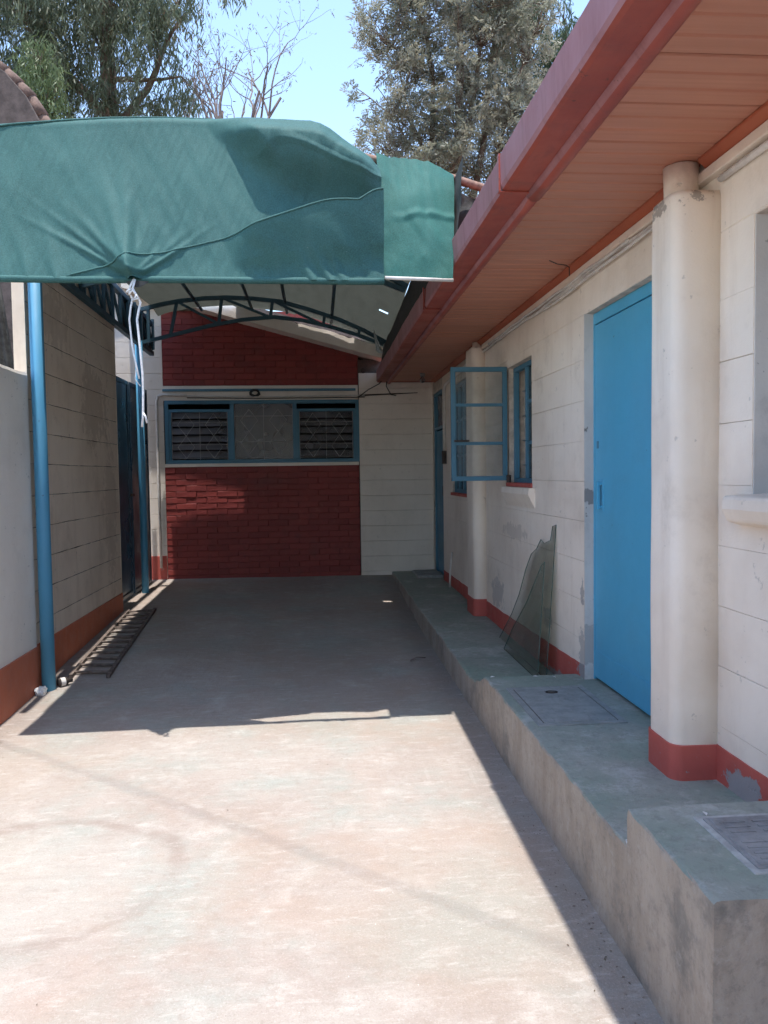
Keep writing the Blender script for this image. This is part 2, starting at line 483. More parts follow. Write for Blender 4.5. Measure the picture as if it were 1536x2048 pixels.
MAT['fabric'] = mk_fabric('green_shade_cloth', (0.039, 0.104, 0.097), (0.035, 0.115, 0.10), 0.12)
MAT['fabric_flap'] = mk_fabric('green_shade_cloth_new', (0.026, 0.105, 0.09), (0.025, 0.11, 0.09), 0.12)
MAT['fabric_roof'] = mk_fabric('roof_shade_cloth', (0.085, 0.09, 0.072), (0.055, 0.057, 0.045), 0.45)
MAT['white_cloth'] = mk_fabric('white_sheet', (0.55, 0.60, 0.60), (0.6, 0.62, 0.62), 0.4)


def mk_glass(name, tint, rough=0.0, haze=0.06, haze_col=(0.35, 0.36, 0.35), ior=1.45, nsc=6):
    t = NT(name)
    tr = t.t.nodes.new('ShaderNodeBsdfTransparent')
    tr.inputs[0].default_value = (*tint, 1)
    gl = t.t.nodes.new('ShaderNodeBsdfGlossy')
    gl.inputs['Roughness'].default_value = rough
    fr = t.t.nodes.new('ShaderNodeFresnel')
    fr.inputs['IOR'].default_value = ior
    m1 = t.t.nodes.new('ShaderNodeMixShader')
    t.t.links.new(fr.outputs[0], m1.inputs[0])
    t.t.links.new(tr.outputs[0], m1.inputs[1])
    t.t.links.new(gl.outputs[0], m1.inputs[2])
    df = t.t.nodes.new('ShaderNodeBsdfDiffuse')
    df.inputs[0].default_value = (*haze_col, 1)
    m2 = t.t.nodes.new('ShaderNodeMixShader')
    t.put(m2.inputs[0], t.ramp(t.noise(nsc, 4), 0.3, 0.7, haze * 0.5, haze * 1.5))
    t.t.links.new(m1.outputs[0], m2.inputs[1])
    t.t.links.new(df.outputs[0], m2.inputs[2])
    return t.done(m2.outputs[0])


MAT['glass'] = mk_glass('window_glass', (0.90, 0.92, 0.92), 0.0, 0.08)
MAT['glass_green'] = mk_glass('green_float_glass', (0.84, 0.88, 0.84), 0.0, 0.14, (0.25, 0.28, 0.24), 1.33)
MAT['glass_edge'] = m_plain('glass_edge', (0.06, 0.11, 0.095), 0.2)
MAT['glass_frost'] = mk_glass('dusty_glass', (0.7, 0.7, 0.72), 0.25, 0.40, (0.28, 0.27, 0.29), nsc=0.8)


def mk_leaf(name, a, b, c3, k=0.35):
    t = NT(name)
    n1 = t.noise(0.9, 3, 0.6)
    n2 = t.noise(9, 3, 0.7)
    c = t.mix(t.ramp(n1, 0.35, 0.65), a, b)
    c = t.mix(t.ramp(n2, 0.45, 0.7, 0, 0.85), c, c3)
    p = t.pbsdf(c, 0.5, None, spec=0.35)
    tr = t.t.nodes.new('ShaderNodeBsdfTranslucent')
    t.put(tr.inputs['Color'], c)
    ms = t.t.nodes.new('ShaderNodeMixShader')
    ms.inputs[0].default_value = k
    t.t.links.new(p, ms.inputs[1])
    t.t.links.new(tr.outputs[0], ms.inputs[2])
    return t.done(ms.outputs[0])


MAT['leaf_gum'] = mk_leaf('gum_leaf', (0.10, 0.135, 0.085), (0.14, 0.175, 0.115), (0.20, 0.215, 0.15), 0.42)
MAT['leaf_gum_far'] = mk_leaf('gum_leaf_far', (0.06, 0.10, 0.05), (0.085, 0.12, 0.06), (0.10, 0.14, 0.08))
MAT['leaf_silky'] = mk_leaf('silky_leaf', (0.22, 0.235, 0.175), (0.275, 0.27, 0.205), (0.37, 0.345, 0.28), 0.48)
MAT['leaf_bright'] = mk_leaf('bright_leaf', (0.10, 0.15, 0.06), (0.13, 0.18, 0.08), (0.17, 0.21, 0.11))
MAT['leaf_dry'] = mk_leaf('dry_leaf', (0.16, 0.11, 0.09), (0.18, 0.14, 0.10), (0.14, 0.14, 0.08))
MAT['bark'] = m_plain('bark', (0.16, 0.115, 0.09), 0.9, 0.35, 6, 0, 0.6)
MAT['bark_pale'] = m_plain('bark_pale', (0.17, 0.135, 0.125), 0.9, 0.35, 6, 0, 0.6)
MAT['bark_dark'] = m_plain('bark_dark', (0.07, 0.055, 0.045), 0.9, 0.35, 6, 0, 0.6)


# ------------------------------------------------------------------ mesh helpers
class MB:
    def __init__(self):
        self.v = []
        self.f = []

    def add(self, vs, fs):
        o = len(self.v)
        self.v += [tuple(p) for p in vs]
        self.f += [tuple(i + o for i in f) for f in fs]
        return self

    def hexa(self, p):
        return self.add(p, [(0, 3, 2, 1), (4, 5, 6, 7), (0, 1, 5, 4), (1, 2, 6, 5), (2, 3, 7, 6), (3, 0, 4, 7)])

    def box(self, x0, y0, z0, x1, y1, z1):
        return self.hexa([(x0, y0, z0), (x1, y0, z0), (x1, y1, z0), (x0, y1, z0),
                          (x0, y0, z1), (x1, y0, z1), (x1, y1, z1), (x0, y1, z1)])

    def bar(self, a, b, w, h=None, ref=(0, 0, 1)):
        a, b = Vector(a), Vector(b)
        h = h or w
        d = (b - a).normalized()
        r = Vector(ref)
        if abs(d.dot(r)) > 0.95:
            r = Vector((1, 0, 0))
        s = d.cross(r).normalized() * (w / 2)
        u = s.cross(d).normalized() * (h / 2)
        return self.hexa([a - s - u, a + s - u, b + s - u, b - s - u, a - s + u, a + s + u, b + s + u, b - s + u])

    def tube(self, pts, r, n=8, caps=True):
        pts = [Vector(p) for p in pts]
        rs = r if isinstance(r, (list, tuple)) else [r] * len(pts)
        t0 = (pts[1] - pts[0]).normalized()
        u = t0.orthogonal().normalized()
        vs, fs = [], []
        for i, p in enumerate(pts):
            if i == 0:
                t = t0
            elif i == len(pts) - 1:
                t = (pts[i] - pts[i - 1]).normalized()
            else:
                t = ((pts[i + 1] - pts[i]).normalized() + (pts[i] - pts[i - 1]).normalized())
                t = t.normalized() if t.length > 1e-6 else t0
            u = (u - t * u.dot(t))
            u = u.normalized() if u.length > 1e-6 else t.orthogonal().normalized()
            w = t.cross(u)
            for k in range(n):
                a = 2 * math.pi * k / n
                vs.append(p + (u * math.cos(a) + w * math.sin(a)) * rs[i])
        for i in range(len(pts) - 1):
            for k in range(n):
                fs.append((i * n + k, i * n + (k + 1) % n, (i + 1) * n + (k + 1) % n, (i + 1) * n + k))
        if caps:
            fs.append(tuple(range(n - 1, -1, -1)))
            fs.append(tuple((len(pts) - 1) * n + k for k in range(n)))
        return self.add(vs, fs)

    def grid(self, fn, nu, nv):
        vs = [fn(i / nu, j / nv) for j in range(nv + 1) for i in range(nu + 1)]
        fs = [(j * (nu + 1) + i, j * (nu + 1) + i + 1, (j + 1) * (nu + 1) + i + 1, (j + 1) * (nu + 1) + i)
              for j in range(nv) for i in range(nu)]
        return self.add(vs, fs)

    def prism(self, poly, z0, z1, f=None):
        """poly: list of (a, b); f maps (a, b, c) to xyz, c in z0..z1"""
        f = f or (lambda a, b, c: (a, b, c))
        n = len(poly)
        vs = [f(a, b, z0) for a, b in poly] + [f(a, b, z1) for a, b in poly]
        fs = [tuple(range(n - 1, -1, -1)), tuple(range(n, 2 * n))]
        fs += [(i, (i + 1) % n, n + (i + 1) % n, n + i) for i in range(n)]
        return self.add(vs, fs)

    def mesh(self, name, mat, smooth=False):
        me = bpy.data.meshes.new(name)
        me.from_pydata(self.v, [], self.f)
        bm = bmesh.new()
        bm.from_mesh(me)
        bmesh.ops.recalc_face_normals(bm, faces=bm.faces)
        bm.to_mesh(me)
        bm.free()
        me.materials.append(MAT[mat])
        if smooth:
            for p in me.polygons:
                p.use_smooth = True
        return me

    def build(self, name, mat, parent=None, smooth=False, bevel=0.0, solid=0.0):
        o = bpy.data.objects.new(name, self.mesh(name, mat, smooth))
        COL.objects.link(o)
        adopt(o, parent)
        if solid:
            md = o.modifiers.new('thickness', 'SOLIDIFY')
            md.thickness = solid
            md.offset = 0
        if bevel:
            md = o.modifiers.new('bevel', 'BEVEL')
            md.width = bevel
            md.segments = 2
            md.limit_method = 'ANGLE'
            md.angle_limit = R(40)
        return o


def adopt(o, parent):
    if parent is not None:
        o.parent = parent
        if parent.type == 'EMPTY':
            o.matrix_parent_inverse = Matrix.Translation(-parent.location)


def place(mesh, name, parent, loc, rot=(0, 0, 0)):
    o = bpy.data.objects.new(name, mesh)
    COL.objects.link(o)
    o.location = loc
    o.rotation_euler = rot
    adopt(o, parent)
    return o


def tag(o, label, cat, group=None):
    o['label'] = label
    o['category'] = cat
    if group:
        o['group'] = group
    return o


def thing(name, label, cat, loc=(0, 0, 0), group=None):
    o = bpy.data.objects.new(name, None)
    COL.objects.link(o)
    o.location = loc
    o.empty_display_size = 0.2
    return tag(o, label, cat, group)


def struct(o, kind='structure', label=None):
    o['kind'] = kind
    if label:
        o['label'] = label
    return o


def nz(x, y, z=0.0, s=1.0):
    return mnoise.noise(Vector((x * s, y * s, z * s)))


def sstep(a, b, x):
    t = min(1, max(0, (x - a) / (b - a)))
    return t * t * (3 - 2 * t)


def interp(tab, x):
    if x <= tab[0][0]:
        return tab[0][1]
    for (a, b), (c, d) in zip(tab, tab[1:]):
        if x <= c:
            return b + (d - b) * (x - a) / (c - a)
    return tab[-1][1]


def gz(x, y):
    """height of the yard slab: it climbs gently towards the back building"""
    l = interp([(-6, -0.04), (3, -0.02), (4.6, 0.0), (5.5, 0.02), (6.2, 0.08), (8, 0.165), (10.2, 0.205)], y)
    r = interp([(-6, -0.06), (2, -0.05), (4.6, 0.02), (6.9, 0.03), (8.5, 0.09), (10.2, 0.20)], y)
    k = min(1, max(0, (x + 1.9) / 2.8))
    return l * (1 - k) + r * k


# ------------------------------------------------------------------ ground
g = MB().box(-300, -300, -0.6, 300, 300, -0.35)
struct(g.build('ground', 'earth'), label='bare earth around the yard')
g = MB()
nx_, ny_ = 44, 180
g.grid(lambda u, v: (-3.4 + u * 6.4, -6 + v * 17, gz(-3.4 + u * 6.4, -6 + v * 17) + 0.006 * nz(u * 6.4, v * 17, 0, 1.7) + 0.002 * nz(u * 6.4, v * 17, 3, 7)), nx_, ny_)
struct(g.build('yard_pavement', 'ground', smooth=True), label='worn pale concrete yard slab with patches and scuffs')

# ------------------------------------------------------------------ raised walkway
WX = 0.94
FLOOR = [(1.795, 2.335, [(0, 0.45)]), (2.335, 10.1, [(2.3, 0.33), (4.40, 0.326), (4.47, 0.312), (4.58, 0.262), (4.72, 0.222), (4.85, 0.208), (10.1, 0.235)])]


def walkway(y0, y1, zp, seed):
    prof = [(0, -0.5), (0, -0.25), (0, -0.12), (0.0, -0.03), (0.001, -0.009), (0.006, -0.002), (0.015, 0.0), (0.12, 0), (0.3, 0), (0.75, 0)]
    n = max(4, int((y1 - y0) / 0.05))
    mb = MB()
    vs = []
    for j in range(n + 1):
        y = y0 + (y1 - y0) * j / n
        z = interp(zp, y)
        for i, (dx, dz) in enumerate(prof):
            w = 0.007 * nz(y * 3, seed, i * 0.15) + 0.004 * nz(y * 13, seed, i)
            vs.append((WX + dx + w * (1 if i < 7 else 0), y, z + dz + 0.002 * nz(y * 2 + i, seed) - (0.010 * max(0, nz(y * 7, seed + 4)) + 0.006 * max(0, nz(y * 23, seed + 9)) if 3 < i < 7 else 0)))
    m = len(prof)
    fs = [(j * m + i, j * m + i + 1, (j + 1) * m + i + 1, (j + 1) * m + i) for j in range(n) for i in range(m - 1)]
    fs.append(tuple(range(m)) + ())
    fs.append(tuple(n * m + i for i in range(m - 1, -1, -1)))
    mb.add(vs, fs)
    return mb


for k, (a, b, zp) in enumerate(FLOOR):
    o = walkway(a, b, zp, 3.3 + k * 5).build('walkway', 'walkway', smooth=False)
    struct(o, label=['high end block of the raised concrete walkway', 'long length of the raised concrete walkway before the blue door'][k])
o = MB().box(1.19, 9.42, 0.2, 1.50, 9.98, 0.262).build('doorstep_slab', 'cover', None, bevel=0.008)
tag(o, 'thin grey concrete doorstep slab at the far end of the walkway', 'doorstep')

# inspection covers
t = thing('inspection_cover', 'large square grey concrete inspection cover in front of the blue door', 'manhole cover', (1.21, 3.83, 0.33))
fr = MB()
x0, x1, y0, y1 = 0.995, 1.415, 3.50, 4.14
for a in ((x0, y0, x1, y0 + 0.03), (x0, y1 - 0.03, x1, y1), (x0, y0 + 0.03, x0 + 0.03, y1 - 0.03), (x1 - 0.03, y0 + 0.03, x1, y1 - 0.03)):
    fr.box(a[0], a[1], 0.30, a[2], a[3], 0.3345)
fr.build('cover_frame', 'cover', t, bevel=0.002)
MB().box(x0 + 0.005, y0 + 0.005, 0.30, x1 - 0.005, y1 - 0.005, 0.3315).build('joint', 'joint_dark', t)
MB().box(x0 + 0.036, y0 + 0.036, 0.30, x1 - 0.036, y1 - 0.036, 0.3355).build('lid', 'cover', t, bevel=0.003)
ring = MB()
ring.tube([(1.21 + 0.03 * math.cos(a), 4.02 + 0.02 * math.sin(a), 0.337) for a in [i * math.pi / 8 for i in range(17)]], 0.004, 6, False)
ring.build('lifting_ring', 'dark_iron', t, True)
MB().tube([(1.21, 4.02, 0.333), (1.21, 4.02, 0.3375)], 0.022, 14).build('lifting_hole', 'joint_dark', t)

t = thing('inspection_cover', 'ribbed iron inspection cover in pale mortar on the high walkway block', 'manhole cover', (1.32, 2.08, 0.45))
x0, x1, y0, y1 = 1.13, 1.47, 1.925, 2.225
MB().box(x0 - 0.02, y0 - 0.02, 0.42, x1 + 0.01, y1 + 0.022, 0.4535).build('mortar_bed', 'mortar', t, bevel=0.003)
MB().box(x0, y0, 0.42, x1, y1, 0.4575).build('cover_frame', 'cover_iron', t, bevel=0.002)
MB().box(x0 + 0.012, y0 + 0.012, 0.43, x1 - 0.012, y1 - 0.012, 0.4605).build('lid', 'cover_iron', t, bevel=0.003)
for i in range(8):
    for j in range(3):
        if (i + j) % 5 == 4:
            continue
        yy = y0 + 0.035 + i * 0.031
        xx = x0 + 0.03 + j * 0.1
        MB().box(xx, yy, 0.46, xx + 0.075, yy + 0.009, 0.4632).build('rib', 'cover_iron', t)

# ------------------------------------------------------------------ the house on the right
XW = 1.49
house = thing('house', 'white block house with red eaves and bright blue doors along the walkway', 'house', (3.3, 4.0, 0))
OPEN = [(3.385, 4.285, 0.0, 2.36), (5.37, 6.08, 1.415, 2.30), (7.60, 8.65, 1.28, 2.45), (9.25, 10.05, 0.0, 2.50), (1.45, 2.59, 1.41, 2.355)]
HY0, HY1 = -2.0, 10.1
JZ = [0.315 + 0.225 * k for k in range(10)]


def spans(z0, z1, a, b):
    cuts = sorted((max(a, o[0]), min(b, o[1])) for o in OPEN if o[2] < z1 - 0.004 and o[3] > z0 + 0.004 and o[1] > a and o[0] < b)
    out = []
    y = a
    for c, d in cuts:
        if c > y:
            out.append((y, c))
        y = max(y, d)
    if y < b:
        out.append((y, b))
    return out


wall = MB()
zs = sorted(set([-0.3, 2.75] + [o[2] for o in OPEN if o[2] > 0] + [o[3] for o in OPEN]))
for za, zb in zip(zs, zs[1:]):
    for a, b in spans(za, zb, HY0, HY1):
        wall.box(XW, a, za, XW + 0.19, b, zb)
wall = wall.build('wall', 'joint_pale', house)


def course(x_face, a, b, z0, z1, seed, thick=0.02, sign=-1, rag=0.0035, amp=0.002, hair=False):
    """a laid course of blocks along y with ragged arrises; sign -1 faces -x, +1 faces +x"""
    n = max(2, int((b - a) / 0.07))
    vs, fs = [], []
    for j in range(n + 1):
        y = a + (b - a) * j / n
        e0 = 0.0015 + rag * abs(nz(y * 3.1, seed, 1)) + 0.5 * rag * nz(y * 19, seed, 2)
        e1 = 0.0015 + rag * abs(nz(y * 3.1, seed, 7)) + 0.5 * rag * nz(y * 19, seed, 8)
        e0, e1 = max(e0, 0.0002), max(e1, 0.0002)
        ch = 0.003
        if hair:
            e0 = max(0.0001, rag * (nz(y * 1.3, z0 * 9.1, 1) + 0.25) + 0.4 * rag * nz(y * 17, seed, 2))
            e1 = max(0.0001, rag * (nz(y * 1.3, z1 * 9.1, 1) + 0.25) + 0.4 * rag * nz(y * 17, seed, 8))
            ch = 0.0006
        w = amp * nz(y * 2, seed, 3)
        xf = x_face + sign * w
        xb = x_face - sign * thick
        vs += [(xb, y, z0), (x_face - sign * 0.004, y, z0 + e0 * 0.5), (xf, y, z0 + e0 + ch),
               (xf, y, z1 - e1 - ch), (x_face - sign * 0.004, y, z1 - e1 * 0.5), (xb, y, z1)]
    for j in range(n):
        for i in range(5):
            fs.append((j * 6 + i, j * 6 + i + 1, (j + 1) * 6 + i + 1, (j + 1) * 6 + i))
    fs.append(tuple(range(6)))
    fs.append(tuple(n * 6 + i for i in range(5, -1, -1)))
    return MB().add(vs, fs)


zz = [-0.1] + JZ[1:9] + [2.36]
k = 0
for z0, z1 in zip(zz, zz[1:]):
    pieces = [(a, b, z0, z1) for a, b in spans(z0, z1, 0.6, HY1)]
    for o in OPEN:
        if z0 + 0.004 < o[2] < z1:
            pieces.append((max(0.6, o[0]), o[1], z0, o[2]))
        if z0 < o[3] < z1 - 0.004:
            pieces.append((max(0.6, o[0]), o[1], o[3], z1))
    for a, b, za, zb in pieces:
        k += 1
        course(XW - 0.006, a, b, za, zb, k * 1.7, 0.012, rag=0.0022, hair=True).build('block_course', 'wall_house', wall)
for a, b in spans(2.36, 2.75, 0.6, HY1):
    course(XW - 0.0065, a, b, 2.36, 2.70, 99 + a, 0.012, rag=0.001).build('lintel_band', 'wall_house', wall)
sk = MB()


def ztop(y):
    return interp([(0, 0.62), (2.33, 0.60), (2.34, 0.465), (3.0, 0.465), (4.4, 0.398), (6.3, 0.36), (10, 0.34)], y)


for a, b in ((0.6, 2.335), (2.335, 2.83), (4.286, 6.9), (7.1, 9.24)):
    n = max(2, int((b - a) / 0.06))
    vs = []
    fs = []
    for j in range(n + 1):
        y = a + (b - a) * j / n
        zt = ztop(y) + 0.006 * nz(y * 6, 2) + 0.003 * nz(y * 25, 2)
        vs += [(XW, y, 0.1), (XW - 0.0105, y, 0.1), (XW - 0.0105 - 0.002 * nz(y * 5, 9), y, zt - 0.002), (XW - 0.007, y, zt)]
    for j in range(n):
        for i in range(3):
            fs.append((j * 4 + i, j * 4 + i + 1, j * 4 + i + 5, j * 4 + i + 4))
    fs.append((0, 1, 2, 3))
    fs.append(tuple(n * 4 + i for i in (3, 2, 1, 0)))
    MB().add(vs, fs).build('skirting', 'skirt', wall)
# house shell: interior floor, ceiling, rear and end walls
sh = MB()
sh.box(XW + 0.19, HY0, 0.2, 6.0, HY1, 0.30)
sh.box(5.9, HY0, -0.3, 6.1, HY1, 2.75)
sh.box(XW + 0.19, HY0, -0.3, 5.9, HY0 + 0.2, 2.75)
sh.box(XW + 0.2, HY1 - 0.1, 0.3, 5.9, HY1 + 0.1, 2.75)
sh.box(XW + 0.2, HY0, 2.755, 6.1, HY1, 2.78)
sh.build('inner_shell', 'dark_room', house)

# door reveal and the blue steel door
jb = MB()
jb.box(XW - 0.010, 4.279, 0.30, XW + 0.17, 4.2848, 2.36)
jb.build('door_jamb', 'jamb', wall)
door = thing('door_anchor', '', '') if False else None
dr = MB()
DX = 1.535
dr.box(DX, 3.41, 0.345, DX + 0.035, 4.265, 2.295)
door = dr.build('door', 'door', house, bevel=0.004)
fd = MB()
fd.box(DX - 0.004, 3.375, 0.33, DX + 0.06, 3.407, 2.36)
fd.box(DX - 0.004, 4.268, 0.33, DX + 0.06, 4.29, 2.36)
fd.box(DX - 0.004, 3.407, 2.30, DX + 0.06, 4.268, 2.36)
fd.build('door_frame', 'door', door, bevel=0.003)
kp = MB()
kp.box(DX - 0.004, 3.41, 0.352, DX + 0.001, 4.265, 0.50)
kp.build('kick_plate', 'door', door, bevel=0.002)
hd = MB()
hd.box(DX - 0.030, 4.15, 1.29, DX - 0.016, 4.172, 1.44)
hd.box(DX - 0.020, 4.15, 1.295, DX + 0.002, 4.172, 1.310)
hd.box(DX - 0.020, 4.15, 1.42, DX + 0.002, 4.172, 1.435)
hd.box(DX - 0.003, 4.135, 1.28, DX + 0.002, 4.20, 1.45)
hd.build('handle', 'door', door, bevel=0.002)
MB().box(DX - 0.003, 4.205, 1.62, DX + 0.001, 4.235, 1.66).build('key_plate', 'frame', door, bevel=0.003)
MB().box(DX - 0.0015, 3.412, 1.735, DX + 0.001, 4.262, 1.741).build('weld_seam', 'door', door)
for z in (0.62, 1.35, 2.05):
    MB().tube([(DX - 0.008, 3.408, z), (DX - 0.008, 3.408, z + 0.09)], 0.009, 8).build('hinge', 'door', door, True)


# pillars (round-nosed buttresses)
def pillar_poly(x0, x1, y0, y1, r, grow=0.0, n=7):
    x0 -= grow
    y0 -= grow
    y1 += grow
    p = [(x1, y0)]
    for i in range(n + 1):
        a = math.pi / 2 * i / n
        p.append((x0 + r - r * math.sin(a), y0 + r - r * math.cos(a)))
    for i in range(n + 1):
        a = math.pi / 2 * i / n
        p.append((x0 + r - r * math.cos(a), y1 - r + r * math.sin(a)))
    p.append((x1, y1))
    return p


def pillar(x0, y0, y1, z0, z1, r, sz):
    po = pillar_poly(x0, XW + 0.01, y0, y1, r)
    mb = MB()
    lv = [z0 - 0.2]
    z = z0
    while z < z1 - 0.06:
        lv.append(z)
        z += 0.12
    lv += [z1 - 0.05, z1 - 0.02, z1]
    n = len(po)
    cxp = sum(p[0] for p in po) / n
    cyp = sum(p[1] for p in po) / n
    vs = []
    for z in lv:
        kk = 1.0 if z < z1 - 0.03 else (0.985 if z < z1 - 0.01 else 0.93)
        for (a, b) in po:
            w = 0.008 * nz(a * 3, b * 3, z * 1.6) + 0.003 * nz(a * 9, b * 9, z * 6)
            vs.append((cxp + (a - cxp) * kk + w, cyp + (b - cyp) * kk + w, z))
    fs = [(j * n + i, j * n + (i + 1) % n, (j + 1) * n + (i + 1) % n, (j + 1) * n + i) for j in range(len(lv) - 1) for i in range(n)]
    fs.append(tuple((len(lv) - 1) * n + i for i in range(n)))
    mb.add(vs, fs)
    o = mb.build('pillar', 'wall_house', house, True)
    sp = pillar_poly(x0, XW + 0.005, y0, y1, r, 0.006)
    s = MB().prism(sp, z0 - 0.15, sz)
    s.build('skirting', 'skirt', o, False, bevel=0.003)
    return o


p1 = pillar(1.315, 2.815, 3.06, 0.33, 2.515, 0.05, 0.463)
pp = MB()
pp.tube([(1.415, 2.98, 2.45), (1.413, 2.98, 2.56), (1.411, 2.98, 2.655)], [0.066, 0.0645, 0.066], 18)
pp.build('downpipe', 'wall_house', p1, True)
p2 = pillar(1.372, 6.88, 7.22, 0.205, 2.60, 0.05, 0.37)
MB().tube([(1.445, 7.02, 2.57), (1.445, 7.02, 2.655)], 0.045, 12).build('downpipe', 'wall_house', p2, True)


# windows of the house
def bars(mb, segs, w):
    for a, b in segs:
        mb.bar(a, b, w)


# window with the open casement
FX = 1.555
win = MB()
fwid = 0.034
y0, y1, z0, z1 = 5.37, 6.08, 1.415, 2.30
for a in ((y0, z0, y1, z0 + fwid), (y0, z1 - fwid, y1, z1), (y0, z0 + fwid, y0 + fwid, z1 - fwid), (y1 - fwid, z0 + fwid, y1, z1 - fwid), (5.70, z0 + fwid, 5.735, z1 - fwid)):
    win.box(FX - 0.02, a[0], a[1], FX + 0.02, a[2], a[3])
win = win.build('window', 'frame', house, bevel=0.003)
for z in (1.71, 2.01):
    MB().box(FX - 0.012, y0 + fwid, z - 0.012, FX + 0.012, 5.70, z + 0.012).build('glazing_bar', 'frame', win)
for za, zb in ((1.45, 1.697), (1.723, 1.997), (2.023, 2.265)):
    MB().box(FX - 0.002, y0 + fwid, za, FX + 0.002, 5.70, zb).build('pane', 'glass', win)
for z in (1.55, 1.74, 1.93, 2.12):
    MB().tube([(FX + 0.05, y0 + 0.02, z), (FX + 0.05, y1 - 0.02, z)], 0.006, 6).build('burglar_bar', 'bar_white', win, True)
for yy in (5.50, 5.62, 5.80, 5.92, 6.0):
    MB().tube([(FX + 0.055, yy, z0 + 0.02), (FX + 0.055, yy, z1 - 0.02)], 0.006, 6).build('burglar_bar', 'bar_white', win, True)
MB().box(XW - 0.018, y0 - 0.01, z0 - 0.03, FX + 0.12, y1 + 0.01, z0 + 0.001).build('sill', 'skirt', win, bevel=0.006)
cu = MB()
cu.grid(lambda u, v: (1.72 + 0.025 * math.sin(u * 26), 5.45 + u * 0.9, 1.2 + v * 1.3), 60, 2)
cu.build('curtain', 'curtain', house, True)
ld = MB()
lp = MB()
# casement leaf, hinged on the far jamb and swung square to the wall
LY = 6.075
lx0, lx1 = 1.04, 1.482
lz0, lz1 = 1.432, 2.312
s = 0.036
leaf = MB()
for a in ((lx0, lz0, lx1, lz0 + s), (lx0, lz1 - s, lx1, lz1), (lx0, lz0 + s, lx0 + s, lz1 - s), (lx1 - s, lz0 + s, lx1, lz1 - s)):
    leaf.box(a[0], LY - 0.014, a[1], a[2], LY + 0.014, a[3])
leaf = leaf.build('casement', 'frame', house, bevel=0.003)
leaf['label'] = 'blue window casement swung open over the walkway'
for z in (1.722, 2.02):
    MB().box(lx0 + s, LY - 0.010, z - 0.012, lx1 - s, LY + 0.010, z + 0.012).build('glazing_bar', 'frame', leaf, bevel=0.002)
for za, zb in ((lz0 + s, 1.71), (1.734, 2.008), (2.032, lz1 - s)):
    MB().box(lx0 + s, LY - 0.002, za, lx1 - s, LY + 0.002, zb).build('pane', 'glass', leaf)
lk = MB().box(lx0 + 0.02, LY - 0.022, 1.735, lx0 + 0.14, LY - 0.012, 1.75)
lk.build('stay', 'dark_iron', leaf)
MB().tube([(1.47, 5.98, 1.417), (1.47, 5.98, 1.475)], 0.018, 12).build('latch', 'dark_iron', win)

# the farther window
y0, y1, z0, z1 = 7.60, 8.65, 1.28, 2.45
win2 = MB()
for a in ((y0, z0, y1, z0 + 0.04), (y0, z1 - 0.04, y1, z1), (y0, z0 + 0.04, y0 + 0.04, z1 - 0.04), (y1 - 0.04, z0 + 0.04, y1, z1 - 0.04), (8.10, z0 + 0.04, 8.14, z1 - 0.04), (8.37, z0 + 0.04, 8.40, z1 - 0.04)):
    win2.box(FX - 0.04, a[0], a[1], FX + 0.01, a[2], a[3])
win2 = win2.build('window', 'frame', house, bevel=0.003)
for z in (1.68, 2.06):
    MB().box(FX - 0.03, y0 + 0.04, z - 0.014, FX, y1 - 0.04, z + 0.014).build('glazing_bar', 'frame', win2)
MB().box(FX - 0.018, y0 + 0.03, z0 + 0.03, FX - 0.012, y1 - 0.03, z1 - 0.03).build('pane', 'glass', win2)
MB().box(XW - 0.02, y0 - 0.01, z0 - 0.03, FX + 0.10, y1 + 0.01, z0 + 0.001).build('sill', 'skirt', win2, bevel=0.006)
# far door
dr = MB().box(FX - 0.03, 9.29, 0.25, FX + 0.01, 10.0, 2.02)
door2 = dr.build('door', 'frame', house, bevel=0.004)
fd = MB()
for a in ((9.25, 0.22, 9.288, 2.50), (10.003, 0.22, 10.05, 2.50), (9.288, 2.46, 10.003, 2.50), (9.288, 2.03, 10.003, 2.07)):
    fd.box(FX - 0.05, a[0], a[1], FX + 0.02, a[2], a[3])
fd.build('door_frame', 'frame', door2, bevel=0.003)
MB().box(FX - 0.01, 9.288, 2.07, FX - 0.004, 10.003, 2.46).build('pane', 'glass_frost', door2)
MB().box(FX - 0.05, 9.36, 1.22, FX - 0.028, 9.44, 1.34).build('lock_box', 'dark_iron', door2, bevel=0.004)
# near window at the right edge of the view
y0, y1, z0, z1 = 1.45, 2.59, 1.41, 2.355
win3 = MB()
for a in ((y0, z0, y1, z0 + 0.04), (y0, z1 - 0.04, y1, z1), (y0, z0 + 0.04, y0 + 0.04, z1 - 0.04), (y1 - 0.04, z0 + 0.04, y1, z1 - 0.04), (2.0, z0 + 0.04, 2.04, z1 - 0.04)):
    win3.box(XW + 0.13, a[0], a[1], XW + 0.17, a[2], a[3])
win3 = win3.build('window', 'frame', house, bevel=0.003)
MB().box(XW + 0.148, y0 + 0.04, z0 + 0.04, XW + 0.152, y1 - 0.04, z1 - 0.04).build('pane', 'glass', win3)
sl = MB()
sl.prism([(XW - 0.075, 1.405), (XW - 0.08, 1.36), (XW - 0.06, 1.315), (XW - 0.004, 1.30), (XW + 0.12, 1.30), (XW + 0.12, 1.422)], 1.38, 2.665,
         lambda a, b, c: (a, c, b))
sl.build('sill', 'wall_house', win3, bevel=0.012)
jb = MB().box(XW - 0.002, 2.585, 1.41, XW + 0.13, 2.594, 2.355)
jb.build('window_reveal', 'jamb', win3)
# thickened sill patch under the open window
sl = MB().prism([(XW - 0.05, 1.385), (XW - 0.055, 1.34), (XW - 0.006, 1.24), (XW + 0.0, 1.24), (XW + 0.0, 1.385)], 5.30, 6.10, lambda a, b, c: (a, c, b))
sl.build('sill_block', 'wall_house', win, bevel=0.01)

